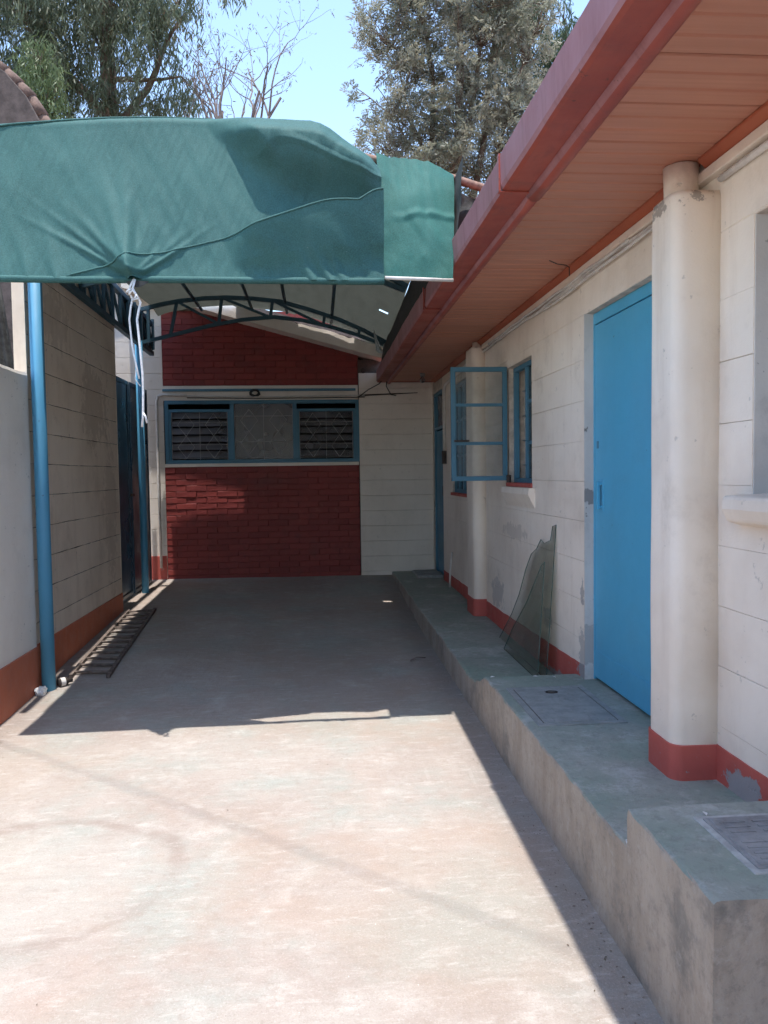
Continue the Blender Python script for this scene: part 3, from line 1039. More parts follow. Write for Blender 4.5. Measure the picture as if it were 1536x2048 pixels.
# eaves: soffit boards, wall trim, plate, gutter, bead, roof
SZ = 2.66
eave = MB().box(0.955, HY0, SZ + 0.03, XW + 0.05, HY1 - 0.08, SZ + 0.05).build('soffit', 'dark_room', house)
bw = 0.29


def soffit_board(w, x0, x1):
    g0 = 0.006
    pr = [(0.0045, 0.02), (0.0045, 0.006), (0.008, 0), (w / 3 - 0.009, 0), (w / 3 - 0.004, 0.006), (w / 3 + 0.004, 0.006), (w / 3 + 0.009, 0.0005), (2 * w / 3 - 0.009, 0.0005),
          (2 * w / 3 - 0.004, 0.006), (2 * w / 3 + 0.004, 0.006), (2 * w / 3 + 0.009, 0), (w - 0.008, 0), (w - 0.0045, 0.006), (w - 0.0045, 0.02)]
    return MB().prism(pr, x0, x1, lambda a, b, c: (c, a, b)).mesh('soffit_board', 'soffit')


sbm = soffit_board(bw, 0.955, XW - 0.005)
y = 0.74
k = 0
while y + bw < HY1 - 0.02:
    o = place(sbm, 'soffit_board', eave, (0, y, SZ + 0.004 * nz(y * 3, 1.1)))
    o.rotation_euler = (0.006 * nz(y * 9, 4), 0.004 * nz(y * 7, 8), 0)
    y += bw
tr = MB()
tr.prism([(XW - 0.052, SZ + 0.0), (XW - 0.052, SZ - 0.012), (XW - 0.02, SZ - 0.04), (XW - 0.004, SZ - 0.04), (XW - 0.004, SZ + 0.0)], 3.12, HY1 - 0.3, lambda a, b, c: (a, c, b))
tr.prism([(XW - 0.052, SZ + 0.0), (XW - 0.052, SZ - 0.012), (XW - 0.02, SZ - 0.04), (XW - 0.004, SZ - 0.04), (XW - 0.004, SZ + 0.0)], 0.7, 2.90, lambda a, b, c: (a, c, b))
tr.build('eave_trim', 'trim', house, bevel=0.003)
pl = MB()
pl.prism([(XW - 0.03, SZ - 0.042), (XW - 0.034, SZ - 0.085), (XW - 0.004, SZ - 0.09), (XW - 0.004, SZ - 0.042)], 0.7, 6.9, lambda a, b, c: (a, c, b))
pl.build('wall_plate', 'wall_house', house, bevel=0.004)
# box gutter with lapped lengths
lens = [(-2.0, 1.2, 0.0), (1.2, 3.27, 0.0), (3.27, 5.6, 0.006), (5.6, 10.07, -0.002)]
gut = None
for i, (a, b, d) in enumerate(lens):
    mb = MB()
    n = max(4, int((b - a) / 0.1))
    prof = [(0.775, SZ + 0.145), (0.772, SZ + 0.14), (0.775, SZ + 0.02), (0.783, SZ + 0.003), (0.80, SZ - 0.002), (0.895, SZ - 0.002), (0.90, SZ + 0.004), (0.90, SZ + 0.14), (0.885, SZ + 0.14), (0.885, SZ + 0.02), (0.79, SZ + 0.02), (0.787, SZ + 0.145)]
    vs, fs = [], []
    m = len(prof)
    for j in range(n + 1):
        yy = a + (b - a) * j / n
        for q, (px, pz) in enumerate(prof):
            dent = 0.004 * nz(yy * 2.5, q * 0.2, 3)
            if yy > 4.9 and q in (0, 1, 11):
                dent += 0.02 * abs(nz(yy * 3.3, 5))
            vs.append((px + d + dent, yy, pz + 0.5 * d + 0.006 * nz(yy * 0.7, 3)))
    for j in range(n):
        for q in range(m):
            fs.append((j * m + q, j * m + (q + 1) % m, (j + 1) * m + (q + 1) % m, (j + 1) * m + q))
    fs.append(tuple(range(m)))
    fs.append(tuple(n * m + q for q in range(m - 1, -1, -1)))
    mb.add(vs, fs)
    gut = mb.build('gutter', 'gutter', house)
for yy in (1.2, 3.27, 5.6):
    jb_ = MB()
    jb_.box(0.766, yy - 0.012, SZ - 0.006, 0.774, yy + 0.012, SZ + 0.147)
    jb_.box(0.766, yy - 0.012, SZ - 0.009, 0.898, yy + 0.012, SZ - 0.004)
    jb_.build('gutter_joint', 'gutter', house)
bd = MB()
for (a, b, r) in ((-2.0, 3.30, 0.036), (3.30, 10.06, 0.030)):
    bd.tube([(0.928, yy, SZ + 0.003) for yy in np.linspace(a, b, 30)], r, 14)
bd.build('eave_bead', 'gutter', house, True)
rf = MB()
rf.prism([(0.86, SZ + 0.10), (4.0, SZ + 1.0), (7.2, SZ + 0.10), (7.2, SZ + 0.16), (4.0, SZ + 1.06), (0.86, SZ + 0.16)], HY0, 10.6, lambda a, b, c: (a, c, b))
rf.build('roof', 'gutter', house)
ee = MB().box(0.80, 10.03, SZ - 0.005, 1.49, 10.07, SZ + 0.14)
ee.build('eave_end_board', 'gutter', house)

# cables and trunking under the eaves
cb = MB()


def wav(y, k, z):
    return (XW - 0.022 - 0.006 * k + 0.006 * nz(y * 1.7, k), y, z + 0.02 * nz(y * 0.9, k * 3.1) + 0.012 * nz(y * 3, k))


cb.tube([wav(y, 0, 2.555) for y in np.linspace(3.14, 7.3, 40)], 0.011, 8)
c1 = cb.build('cable', 'pvc', house, True)
MB().tube([wav(y, 1.2, 2.535) for y in np.linspace(3.14, 5.0, 24)], 0.008, 6).build('cable', 'pvc', house, True)
MB().tube([wav(y, 2.1, 2.57) for y in np.linspace(3.6, 6.6, 34)], 0.009, 6).build('cable', 'pvc', house, True)
MB().box(XW - 0.026, 4.05, 2.535, XW - 0.006, 4.75, 2.565).build('cable_trunking', 'pvc', house, bevel=0.003)
MB().tube([(XW - 0.02, y, 2.545 + 0.004 * nz(y * 2, 1)) for y in np.linspace(0.7, 2.79, 14)], 0.013, 8).build('cable', 'pvc', house, True)
MB().tube([(XW - 0.02, 7.2, 2.56), (XW - 0.02, 8.95, 2.50), (XW - 0.02, 9.02, 2.44), (XW - 0.02, 9.03, 1.75)], 0.018, 8).build('conduit', 'pvc', house, True)
MB().box(XW - 0.05, 8.98, 1.60, XW - 0.006, 9.06, 1.75).build('switch_box', 'dark_iron', house, bevel=0.004)
bl = MB()
bl.tube([(1.245, 9.2, 2.66), (1.245, 9.2, 2.625), (1.245, 9.2, 2.62)], [0.03, 0.03, 0.02], 12)
blo = bl.build('lamp_holder', 'steel', house, True)
bp = [(1.245 + 0 * i, 9.2, 2.62 - i * 0.01) for i in range(8)]
MB().tube(bp, [0.014, 0.018, 0.026, 0.032, 0.034, 0.031, 0.022, 0.008], 12).build('bulb', 'glass_frost', blo, True)
w = MB()
w.tube([(1.29, 4.30, SZ - 0.006), (1.34, 4.31, SZ - 0.022), (1.385, 4.30, SZ - 0.03), (1.40, 4.29, SZ - 0.045), (1.40, 4.29, SZ - 0.09)], 0.0028, 6)
w.build('loose_wire', 'black_cable', house, True)

# ------------------------------------------------------------------ left walls
lw = thing('boundary_wall', 'tall stained cream block wall with orange skirting behind the front post', 'wall', (-2.06, 6.8, 0))
XL = -1.965
back = MB().box(-2.045, 5.62, -0.2, XL - 0.004, 8.03, 3.6).build('wall', 'joint_dark', lw)
jz = [0.33] + [0.49 + 0.222 * k for k in range(14)]
for i, (a, b) in enumerate(zip(jz, jz[1:])):
    course(XL, 5.62, 8.03, a, b, 31 + i * 1.3, 0.02, +1, rag=0.010, amp=0.003).build('block_course', 'wall_left', back)
MB().box(-2.045, 5.612, -0.2, XL + 0.002, 5.621, 3.6).build('wall_end', 'wall_left', back)
MB().box(-2.15, 8.029, -0.2, XL + 0.002, 8.04, 3.6).build('wall_end', 'wall_left', back)
MB().box(XL - 0.03, 5.60, -0.2, XL + 0.010, 8.035, 0.345).build('skirting', 'skirt_left', back, bevel=0.006)

nw = thing('low_wall', 'lower smooth off-white wall with orange skirting at the left edge', 'wall', (-2.06, 2, 0))
b = MB()


def lowtop(y):
    return 2.215 + 0.012 * nz(y * 4, 3) + 0.006 * nz(y * 17, 2)


vs, fs = [], []
n = 120
for j in range(n + 1):
    y = -4 + 9.6 * j / n
    zt = lowtop(y)
    vs += [(-2.15, y, -0.3), (-2.15, y, zt), (XL + 0.004, y, zt), (XL + 0.008 + 0.003 * nz(y, 6), y, zt - 0.02), (XL + 0.008 + 0.004 * nz(y * 2, 8), y, 1.2), (XL + 0.008, y, -0.3)]
for j in range(n):
    for i in range(5):
        fs.append((j * 6 + i, j * 6 + i + 1, (j + 1) * 6 + i + 1, (j + 1) * 6 + i))
fs.append(tuple(range(6)))
fs.append(tuple(n * 6 + i for i in range(5, -1, -1)))
b.add(vs, fs)
b = b.build('wall', 'wall_near', nw)
MB().box(XL - 0.02, -4, -0.3, XL + 0.020, 5.598, 0.335).build('skirting', 'skirt_left', nw, bevel=0.006)

cs = MB()
for i in range(1):
    cs.grid(lambda u, v: (-2.55 + 0.53 * u * (1 - 0.25 * v), 5.68 + 0.012 * math.sin(u * 60), 1.9 + 1.05 * v), 60, 3)
o = cs.build('corrugated_sheet', 'net_black', None, True, solid=0.004)
tag(o, 'dark corrugated sheet leaning behind the low wall at the left edge', 'metal sheet')

# ------------------------------------------------------------------ gate in the left wall
gt = thing('metal_gate', 'dark blue sheet metal double gate behind the second post', 'gate', (-1.97, 8.95, 0.15))
for i, (a, b, dx) in enumerate(((8.06, 8.93, 0.0), (8.96, 9.86, 0.01))):
    mb = MB()
    mb.grid(lambda u, v: (-2.07 + dx + 0.010 * nz(u * 3, v * 3, 5 + i) + 0.004 * nz(u * 9, v * 7, i), a + (b - a) * u, 0.20 + 2.35 * v), 14, 30)
    lf = mb.build('gate_leaf', 'gate', gt, True, solid=0.004)
    fr = MB()
    for (c, d, e, f_) in ((a, 0.20, a + 0.04, 2.55), (b - 0.04, 0.20, b, 2.55), (a + 0.04, 0.20, b - 0.04, 0.24), (a + 0.04, 2.51, b - 0.04, 2.55)):
        fr.box(-2.11 + dx, c, d, -2.055 + dx, e, f_)
    fr.build('gate_frame', 'gate', lf, bevel=0.004)
MB().bar((-2.045, 8.90, 1.30), (-2.045, 9.0, 1.30), 0.03).build('latch', 'dark_iron', gt)

# ------------------------------------------------------------------ back building
YB = 10.1
bb = thing('back_building', 'white building with red painted brick panels and a blue louvre window', 'building', (-0.3, 10.4, 0.2))
x0, x1 = -1.90, 0.535
WB = (-1.885, 0.545, 1.655, 2.445)
core = MB()
core.box(-4.2, YB + 0.02, -0.2, WB[0], YB + 0.25, 4.0)
core.box(WB[1], YB + 0.02, -0.2, 1.72, YB + 0.25, 2.95)
core.box(WB[0], YB + 0.02, -0.2, WB[1], YB + 0.25, WB[2])
core.box(WB[0], YB + 0.02, WB[3], WB[1], YB + 0.25, 3.35)
core = core.build('wall', 'joint_dark', bb)
room = MB()
room.box(-2.2, 13.0, 0, 1.0, 13.1, 3.4)
room.box(-2.2, YB + 0.25, 0, -2.1, 13, 3.4)
room.box(0.9, YB + 0.25, 0, 1.0, 13, 3.4)
room.box(-2.2, YB + 0.25, 3.4, 1.0, 13, 3.5)
room.box(-2.2, YB + 0.25, 0.1, 1.0, 13, 0.2)
room.build('inner_room', 'dark_room', bb)


def xcourse(a, b, z0, z1, yf, seed, rag=0.003):
    n = max(2, int((b - a) / 0.08))
    vs, fs = [], []
    for j in range(n + 1):
        x = a + (b - a) * j / n
        e0 = 0.001 + rag * abs(nz(x * 3.1, seed, 1)) + 0.001 * nz(x * 19, seed, 2)
        e1 = 0.001 + rag * abs(nz(x * 3.1, seed, 7)) + 0.001 * nz(x * 19, seed, 8)
        w = 0.002 * nz(x * 2, seed, 3)
        vs += [(x, yf + 0.021, z0), (x, yf + 0.004, z0 + max(0, e0) * 0.5), (x, yf + w, z0 + max(0, e0) + 0.003),
               (x, yf + w, z1 - max(0, e1) - 0.003), (x, yf + 0.004, z1 - max(0, e1) * 0.5), (x, yf + 0.021, z1)]
    for j in range(n):
        for i in range(5):
            fs.append((j * 6 + i, j * 6 + i + 1, (j + 1) * 6 + i + 1, (j + 1) * 6 + i))
    fs.append(tuple(range(6)))
    fs.append(tuple(n * 6 + i for i in range(5, -1, -1)))
    return MB().add(vs, fs)


z = 0.05
i = 0
while z < 3.95:
    xcourse(-4.2, x0, z, z + 0.195, YB, 7 + i).build('block_course', 'wall_back', core)
    if z + 0.195 < 2.95:
        xcourse(x1 + 0.012, 1.72, z, z + 0.195, YB, 57 + i).build('block_course', 'wall_back', core)
    z += 0.195
    i += 1
MB().box(-2.22, YB - 0.012, 0.0, x0 - 0.003, YB + 0.004, 0.50).build('skirting', 'skirt', core, bevel=0.004)
# plaster bands above and below the window
MB().box(x0, YB - 0.012, 1.612, x1, YB + 0.03, 1.655).build('sill', 'wall_back', core, bevel=0.006)
MB().box(x0, YB - 0.004, 2.445, x1, YB + 0.03, 2.628).build('lintel', 'wall_back', core, bevel=0.004)
MB().box(x0 + 0.0, YB - 0.035, 2.555, x1 - 0.03, YB - 0.005, 2.585).build('curtain_rail', 'frame', core, bevel=0.004)
# bricks
bm_ = {}
BL, BH = 0.255, 0.0755
for w_ in range(3):
    mb = MB()
    mb.box(-BL / 2 + 0.003, -0.009, -BH / 2 + 0.003, BL / 2 - 0.003, 0.02, BH / 2 - 0.003)
    me = mb.mesh('brick', 'brick')
    b_ = bmesh.new()
    b_.from_mesh(me)
    bmesh.ops.bevel(b_, geom=[e for e in b_.edges if all(v.co.y < 0 for v in e.verts)], offset=0.004, segments=1, affect='EDGES')
    for v in b_.verts:
        if v.co.y < 0:
            v.co.y += random.uniform(-0.003, 0.003)
            v.co.z += random.uniform(-0.002, 0.002)
            v.co.x += random.uniform(-0.003, 0.003)
    b_.to_mesh(me)
    b_.free()
    bm_[w_] = me


def verge_low(x):
    return 3.50 + (x + 1.3) * (2.93 - 3.50) / 2.1


def brick_panel(name, za, zb, top=None):
    pan = MB().box(x0 + 0.002, YB + 0.0005, za, x1, YB + 0.02, zb)
    pan = pan.build(name, 'brick_joint', bb)
    z = za + BH / 2
    r_ = 0
    while z + BH / 2 <= zb + 0.02:
        x = x0 + 0.002 - (BL / 2 if r_ % 2 else 0)
        while x < x1 - 0.01:
            a, b = max(x, x0 + 0.002), min(x + BL, x1)
            if b - a > 0.03 and (top is None or z - BH / 2 < top((a + b) / 2) + 0.1):
                o = place(bm_[random.randrange(3)], 'brick', pan, ((a + b) / 2, YB + 0.003 + random.uniform(-0.002, 0.002), z))
                if b - a < BL - 0.01:
                    o.scale.x = (b - a) / BL
            x += BL
        z += BH
        r_ += 1
    return pan


brick_panel('brick_panel', 0.10, 1.612)
brick_panel('brick_panel', 2.628, 3.55, verge_low)
# sloping concrete verge beam
vb = MB()
vs, fs = [], []
n = 60
for j in range(n + 1):
    x = -2.3 + 3.13 * j / n
    zl = verge_low(x) + 0.004 * nz(x * 6, 2)
    zt = zl + 0.15 + 0.02 * nz(x * 4, 5) + (0.02 * nz(x * 11, 6))
    vs += [(x, 9.797 + 0.004 * nz(x * 7, 1), zl), (x, 9.797 + 0.010 * nz(x * 9, 4), (zl + zt) / 2), (x, 9.802, zt), (x, YB + 0.2, zt), (x, YB + 0.2, zl)]
for j in range(n):
    for i in range(5):
        fs.append((j * 5 + i, j * 5 + (i + 1) % 5, (j + 1) * 5 + (i + 1) % 5, (j + 1) * 5 + i))
fs.append(tuple(range(5)))
fs.append(tuple(n * 5 + i for i in range(4, -1, -1)))
vb.add(vs, fs)
vb.build('verge_beam', 'wall_back', bb)
rfm = MB()
rfm.prism([(-2.3, verge_low(-2.3) + 0.19), (0.9, verge_low(0.9) + 0.19), (0.9, verge_low(0.9) + 0.24), (-2.3, verge_low(-2.3) + 0.24)], 10.0, 14.0, lambda a, b, c: (a, c, b))
rfm.prism([(-4.3, verge_low(-2.3) - 0.3), (-2.3, verge_low(-2.3) + 0.19), (-2.3, verge_low(-2.3) + 0.24), (-4.3, verge_low(-2.3) - 0.25)], 10.0, 14.0, lambda a, b, c: (a, c, b))
rfm.build('roof', 'grey_tile', bb)
# louvre window
wz0, wz1 = WB[2], WB[3]
xm1, xm2 = -1.055, -0.27
wf = MB()
s = 0.045
for (a, b, c, d) in ((WB[0], wz0, WB[1], wz0 + s), (WB[0], wz1 - s, WB[1], wz1), (WB[0], wz0 + s, WB[0] + s, wz1 - s), (WB[1] - s, wz0 + s, WB[1], wz1 - s),
                     (xm1 - 0.025, wz0 + s, xm1 + 0.025, wz1 - s), (xm2 - 0.025, wz0 + s, xm2 + 0.025, wz1 - s)):
    wf.box(a, YB - 0.01, b, c, YB + 0.06, d)
wf = wf.build('window', 'frame', bb, bevel=0.004)
for (a, b) in ((WB[0] + s, xm1 - 0.025), (xm2 + 0.025, WB[1] - s)):
    MB().box(a, YB + 0.0, 2.30, b, YB + 0.05, 2.335).build('transom', 'frame', wf, bevel=0.003)
    MB().box(a, YB + 0.0, wz0 + s, a + 0.03, YB + 0.05, 2.30).build('louvre_frame', 'frame', wf, bevel=0.003)
    MB().box(b - 0.03, YB + 0.0, wz0 + s, b, YB + 0.05, 2.30).build('louvre_frame', 'frame', wf, bevel=0.003)
    for i in range(6):
        zz_ = 1.73 + i * 0.098
        mb = MB()
        mb.hexa([(a + 0.03, YB + 0.015, zz_), (b - 0.03, YB + 0.015, zz_), (b - 0.03, YB + 0.06, zz_ + 0.082), (a + 0.03, YB + 0.06, zz_ + 0.082),
                 (a + 0.03, YB + 0.020, zz_), (b - 0.03, YB + 0.020, zz_), (b - 0.03, YB + 0.065, zz_ + 0.082), (a + 0.03, YB + 0.065, zz_ + 0.082)])
        mb.build('louvre_blade', 'glass_frost', wf)
MB().box(xm1 + 0.025, YB + 0.02, wz0 + s, xm2 - 0.025, YB + 0.026, wz1 - s).build('pane', 'glass_frost', wf)


def grille(a, b, za, zb, yy, nd):
    mb = MB()
    r = 0.004
    for z in (za + 0.02, za + (zb - za) * 0.32, zb - (zb - za) * 0.22):
        mb.tube([(a, yy, z), (b, yy, z)], r, 5)
    w_ = (b - a) / nd
    for i in range(nd):
        cx = a + w_ * (i + 0.5)
        for zc in ((za + zb) / 2 - 0.14, (za + zb) / 2 + 0.14):
            pts = [(cx, yy, zc - 0.14), (cx + w_ * 0.3, yy, zc), (cx, yy, zc + 0.14), (cx - w_ * 0.3, yy, zc), (cx, yy, zc - 0.14)]
            mb.tube(pts, r, 5)
    for i in range(nd + 1):
        cx = a + w_ * i
        mb.tube([(cx, yy, za), (cx, yy, zb)], r, 5)
    return mb


grille(WB[0] + s + 0.04, xm1 - 0.06, wz0 + s, 2.30, YB + 0.004, 2).build('grille', 'steel', wf)
grille(xm1 + 0.03, xm2 - 0.03, wz0 + s, wz1 - s, YB + 0.008, 2).build('grille', 'steel', wf)
grille(xm2 + 0.06, WB[1] - s - 0.04, wz0 + s, 2.30, YB + 0.004, 2).build('grille', 'steel', wf)
# conduit, cables and coil on the back building
MB().tube([(-1.6, YB - 0.02, 2.505), (-1.90, YB - 0.02, 2.515), (-1.955, YB - 0.02, 2.50), (-1.975, YB - 0.02, 2.44), (-1.975, YB - 0.03, 1.3), (-1.97, YB - 0.03, 0.35)], 0.017, 10).build('conduit', 'pvc', bb, True)
MB().tube([(x, YB - 0.02, 2.50 - 0.012 * math.sin((x + 1.6) * 1.4) + 0.006 * nz(x * 3, 1)) for x in np.linspace(-1.6, 0.62, 30)], 0.007, 6).build('cable', 'pvc', bb, True)
MB().tube([(x, YB - 0.025, 2.475 - 0.01 * math.sin((x + 1.6) * 1.4) + 0.006 * nz(x * 3, 4)) for x in np.linspace(-1.6, 0.62, 30)], 0.006, 6).build('cable', 'black_cable', bb, True)
MB().tube([(0.55, YB - 0.02, 2.48), (0.66, YB - 0.05, 2.56), (0.80, YB - 0.12, 2.63), (0.88, YB - 0.2, 2.72)], 0.006, 6).build('cable', 'black_cable', bb, True)
MB().tube([(0.90, YB - 0.15, 2.70), (0.89, YB - 0.1, 2.60), (0.95, YB - 0.06, 2.50), (1.02, YB - 0.03, 2.49)], 0.006, 6).build('cable', 'black_cable', bb, True)
co = MB()
pts = []
for i in range(150):
    a = i * 0.55
    rr = 0.035 + 0.05 * abs(nz(i * 0.21, 3))
    pts.append((-0.76 + (rr * 1.25) * math.cos(a) + 0.02 * nz(i * 0.13, 9), YB - 0.05 + 0.018 * nz(i * 0.3, 1), 2.53 + rr * 0.8 * math.sin(a)))
co.tube(pts, 0.006, 5)
co.build('cable_coil', 'black_cable', bb, True)
MB().hexa([(x1 + 0.014, YB - 0.010, 2.485), (1.30, YB - 0.010, 2.522), (1.30, YB + 0.0, 2.522), (x1 + 0.014, YB + 0.0, 2.485), (x1 + 0.014, YB - 0.010, 2.507), (1.30, YB - 0.010, 2.53), (1.30, YB, 2.53), (x1 + 0.014, YB, 2.507)]).build('dark_gap_line', 'dark_iron', bb)  # thin dark strip painting in the shade of a slanted gap in the wall
kb = MB().tube([(0.60, YB - 0.005, 2.80), (0.60, YB - 0.07, 2.80), (0.60, YB - 0.075, 2.80), (0.60, YB - 0.085, 2.80)], [0.012, 0.012, 0.035, 0.03], 12)
kb.build('insulator_knob', 'dark_iron', bb, True)

# ------------------------------------------------------------------ neighbouring gable at the top left
ng = thing('neighbour_gable', 'dark stained gable wall with rough tile coping rising behind the canopy at top left', 'wall', (-4.2, 8.1, 0))
pts = [(-2.57, -0.2), (-2.57, 4.88), (-2.72, 5.17), (-2.90, 5.38), (-3.10, 5.52), (-3.5, 5.8), (-6.0, 7.0), (-6.0, -0.2)]
MB().prism(pts, 8.0, 8.25, lambda a, b, c: (a, c, b)).build('wall', 'grey_tile', ng, bevel=0.01)
path = [(-2.53, 4.86), (-2.62, 5.02), (-2.72, 5.19), (-2.83, 5.31), (-2.95, 5.43), (-3.10, 5.54), (-3.4, 5.74), (-3.8, 5.95)]
for (a, b) in zip(path, path[1:]):
    mb = MB()
    m_ = [(a[0] + (b[0] - a[0]) * q, 8.12, a[1] + (b[1] - a[1]) * q) for q in (-0.08, 0.5, 1.1)]
    mb.tube(m_, [0.075, 0.07, 0.06], 10)
    mb.build('coping_tile', 'coping', ng, True)

# ------------------------------------------------------------------ carport
cp = thing('carport', 'arched steel carport with green shade cloth hood on blue posts', 'carport', (-0.5, 7.0, 0))
PX = -1.885


def post(x, y, z0, z1, r, lean=(0, 0)):
    mb = MB()
    mb.tube([(x, y, z0), (x + lean[0] * 0.5, y + lean[1] * 0.5, (z0 + z1) / 2), (x + lean[0], y + lean[1], z1)], r, 20)
    return mb.build('post', 'pole', cp, True)


po1 = post(PX, 5.60, gz(PX, 5.6) - 0.1, 3.32, 0.046)
po2 = post(-1.965, 9.10, gz(-1.9, 9.16) - 0.1, 3.02, 0.040, (0.0, 0))
# side truss
stz0, stz1 = 3.01, 3.33
sd = MB()
sd.bar((-1.93, 4.7, stz0 + 0.04), (-1.96, 9.80, stz0 - 0.03), 0.05)
side = sd.build('side_truss', 'truss', cp)
MB().bar((-1.93, 4.7, stz1 + 0.10), (-1.96, 9.80, stz1), 0.05).build('chord', 'truss', side)
for i in range(17):
    y = 4.75 + i * 0.315
    MB().bar((-1.94, y, stz0 + 0.02), (-1.94, y, stz1 + 0.06), 0.03).build('web_bar', 'truss', side)
    if i < 16:
        MB().bar((-1.945, y, stz1 + 0.04), (-1.945, y + 0.315, stz0 + 0.02), 0.025).build('web_bar', 'truss', side)
MB().box(-1.985, 8.3, stz0 + 0.02, -1.965, 9.80, stz1 + 0.02).build('side_cover_sheet', 'net_black', side)
# arch truss over the second post
U = [(-1.955, 3.372), (-1.73, 3.43), (-1.505, 3.474), (-1.24, 3.503), (-0.981, 3.514), (-0.68, 3.502), (-0.386, 3.472), (-0.05, 3.38), (0.292, 3.266), (0.56, 3.15), (0.813, 3.015)]
L = [(-1.96, 3.004), (-1.57, 3.10), (-1.18, 3.198), (-0.82, 3.265), (-0.458, 3.298), (-0.14, 3.262), (0.177, 3.19), (0.48, 3.10), (0.79, 2.985)]


def arch(y, dz, posts=True):
    mb = MB()
    pu = [(x, y, z + dz) for x, z in U]
    pl_ = [(x, y, z + dz) for x, z in L]
    for a, b in zip(pu, pu[1:]):
        mb.bar(a, b, 0.042, 0.042, (0, 1, 0))
    o = mb.build('arch_truss', 'truss', cp)
    mb = MB()
    for a, b in zip(pl_, pl_[1:]):
        mb.bar(a, b, 0.038, 0.038, (0, 1, 0))
    mb.build('chord', 'truss', o)
    xs = [-1.86, -1.62, -1.08, -0.50, 0.10, 0.50]
    tx = [-1.86, -1.54, -1.04, -0.47, 0.12, 0.52]
    for a, b in zip(xs, tx):
        MB().bar((a, y, interp(L, a) + dz), (b, y, interp(U, b) + dz), 0.034).build('web_bar', 'truss', o)
    for a, b in zip(tx[1:], xs[2:]):
        if b < 0.45:
            MB().bar((a, y, interp(U, a) + dz), (b, y, interp(L, b) + dz), 0.028).build('web_bar', 'truss', o)
    return o


arch(9.16, 0.0)
arch(6.9, 0.10)
F0 = [(-1.82, 3.414), (-1.5, 3.486), (-1.22, 3.51), (-0.85, 3.524), (-0.5, 3.524), (-0.18, 3.514), (0.0, 3.5), (0.113, 3.462), (0.231, 3.376), (0.349, 3.39), (0.6, 3.315), (0.83, 3.245), (0.95, 3.2)]
F1 = [(-1.97, 3.38), (-1.73, 3.465), (-1.505, 3.51), (-1.24, 3.538), (-0.981, 3.549), (-0.68, 3.537), (-0.386, 3.507), (-0.05, 3.415), (0.292, 3.30), (0.56, 3.185), (0.83, 3.04)]


def roof_end(x):
    if x < -0.95:
        return 9.745 + 0.012 * nz(x * 9, 2)
    if x < -0.25:
        return 9.88
    if x > 0.48:
        return 9.90
    return 9.78 + 0.010 * nz(x * 6, 7)


def roof_pt(u, v):
    y = 4.66 + v * (roof_end(-1.9 + 2.72 * u) - 4.66)
    k = v
    xl = -1.80 + (-1.86 + 1.80) * k + 0.012 * nz(y * 2, 1)
    xr = 0.84
    x = xl + (xr - xl) * u
    z = interp(F0, x) * (1 - k) + interp(F1, x) * k
    sag = -0.035 * math.sin(math.pi * min(1, max(0, (v * 2.2) % 1.0))) + 0.006 * nz(x * 2, y * 2, 4)
    return (x, y, z + 0.02 + sag - 0.13 * (1 - sstep(0.0, 0.12, v)))


mb = MB().grid(roof_pt, 60, 90)
mb.f = [f for i, f in enumerate(mb.f) if i not in (59 * 60 + 57, 59 * 60 + 56)]
rcv = mb.build('roof_cloth', 'fabric_roof', cp, True)
for x in (-1.35, -0.75, -0.33, 0.20):
    pts = [(x, y, interp(F0, x) * (1 - k) + interp(F1, x) * k - 0.03) for y, k in ((4.9, 0.0), (6.5, 0.33), (8.2, 0.68), (9.75, 1.0))]
    MB().tube(pts, 0.018, 8).build('purlin', 'truss', cp, True)

# hood: the sloping front of green cloth
YT, YBOT, ZBOT = 4.58, 4.36, 2.55
HXL, HXR = -1.80, 0.385
TOP = [(-1.8, 3.459), (-1.431, 3.494), (-1.16, 3.513), (-0.807, 3.524), (-0.477, 3.522), (-0.172, 3.519), (-0.004, 3.512), (0.057, 3.494), (0.108, 3.467), (0.22, 3.386), (0.333, 3.308), (0.385, 3.246)]


def seam_v(x):
    return interp([(-2, -0.02), (-1.32, 0.0), (-1.07, 0.07), (-0.96, 0.115), (-0.80, 0.14), (-0.4, 0.25), (0.0, 0.40), (0.25, 0.505), (0.39, 0.69)], x)


WRINK = [(random.uniform(-1.7, 1.5), random.uniform(0.006, 0.014), random.uniform(0.010, 0.022), random.uniform(0.25, 0.7)) for _ in range(18)]


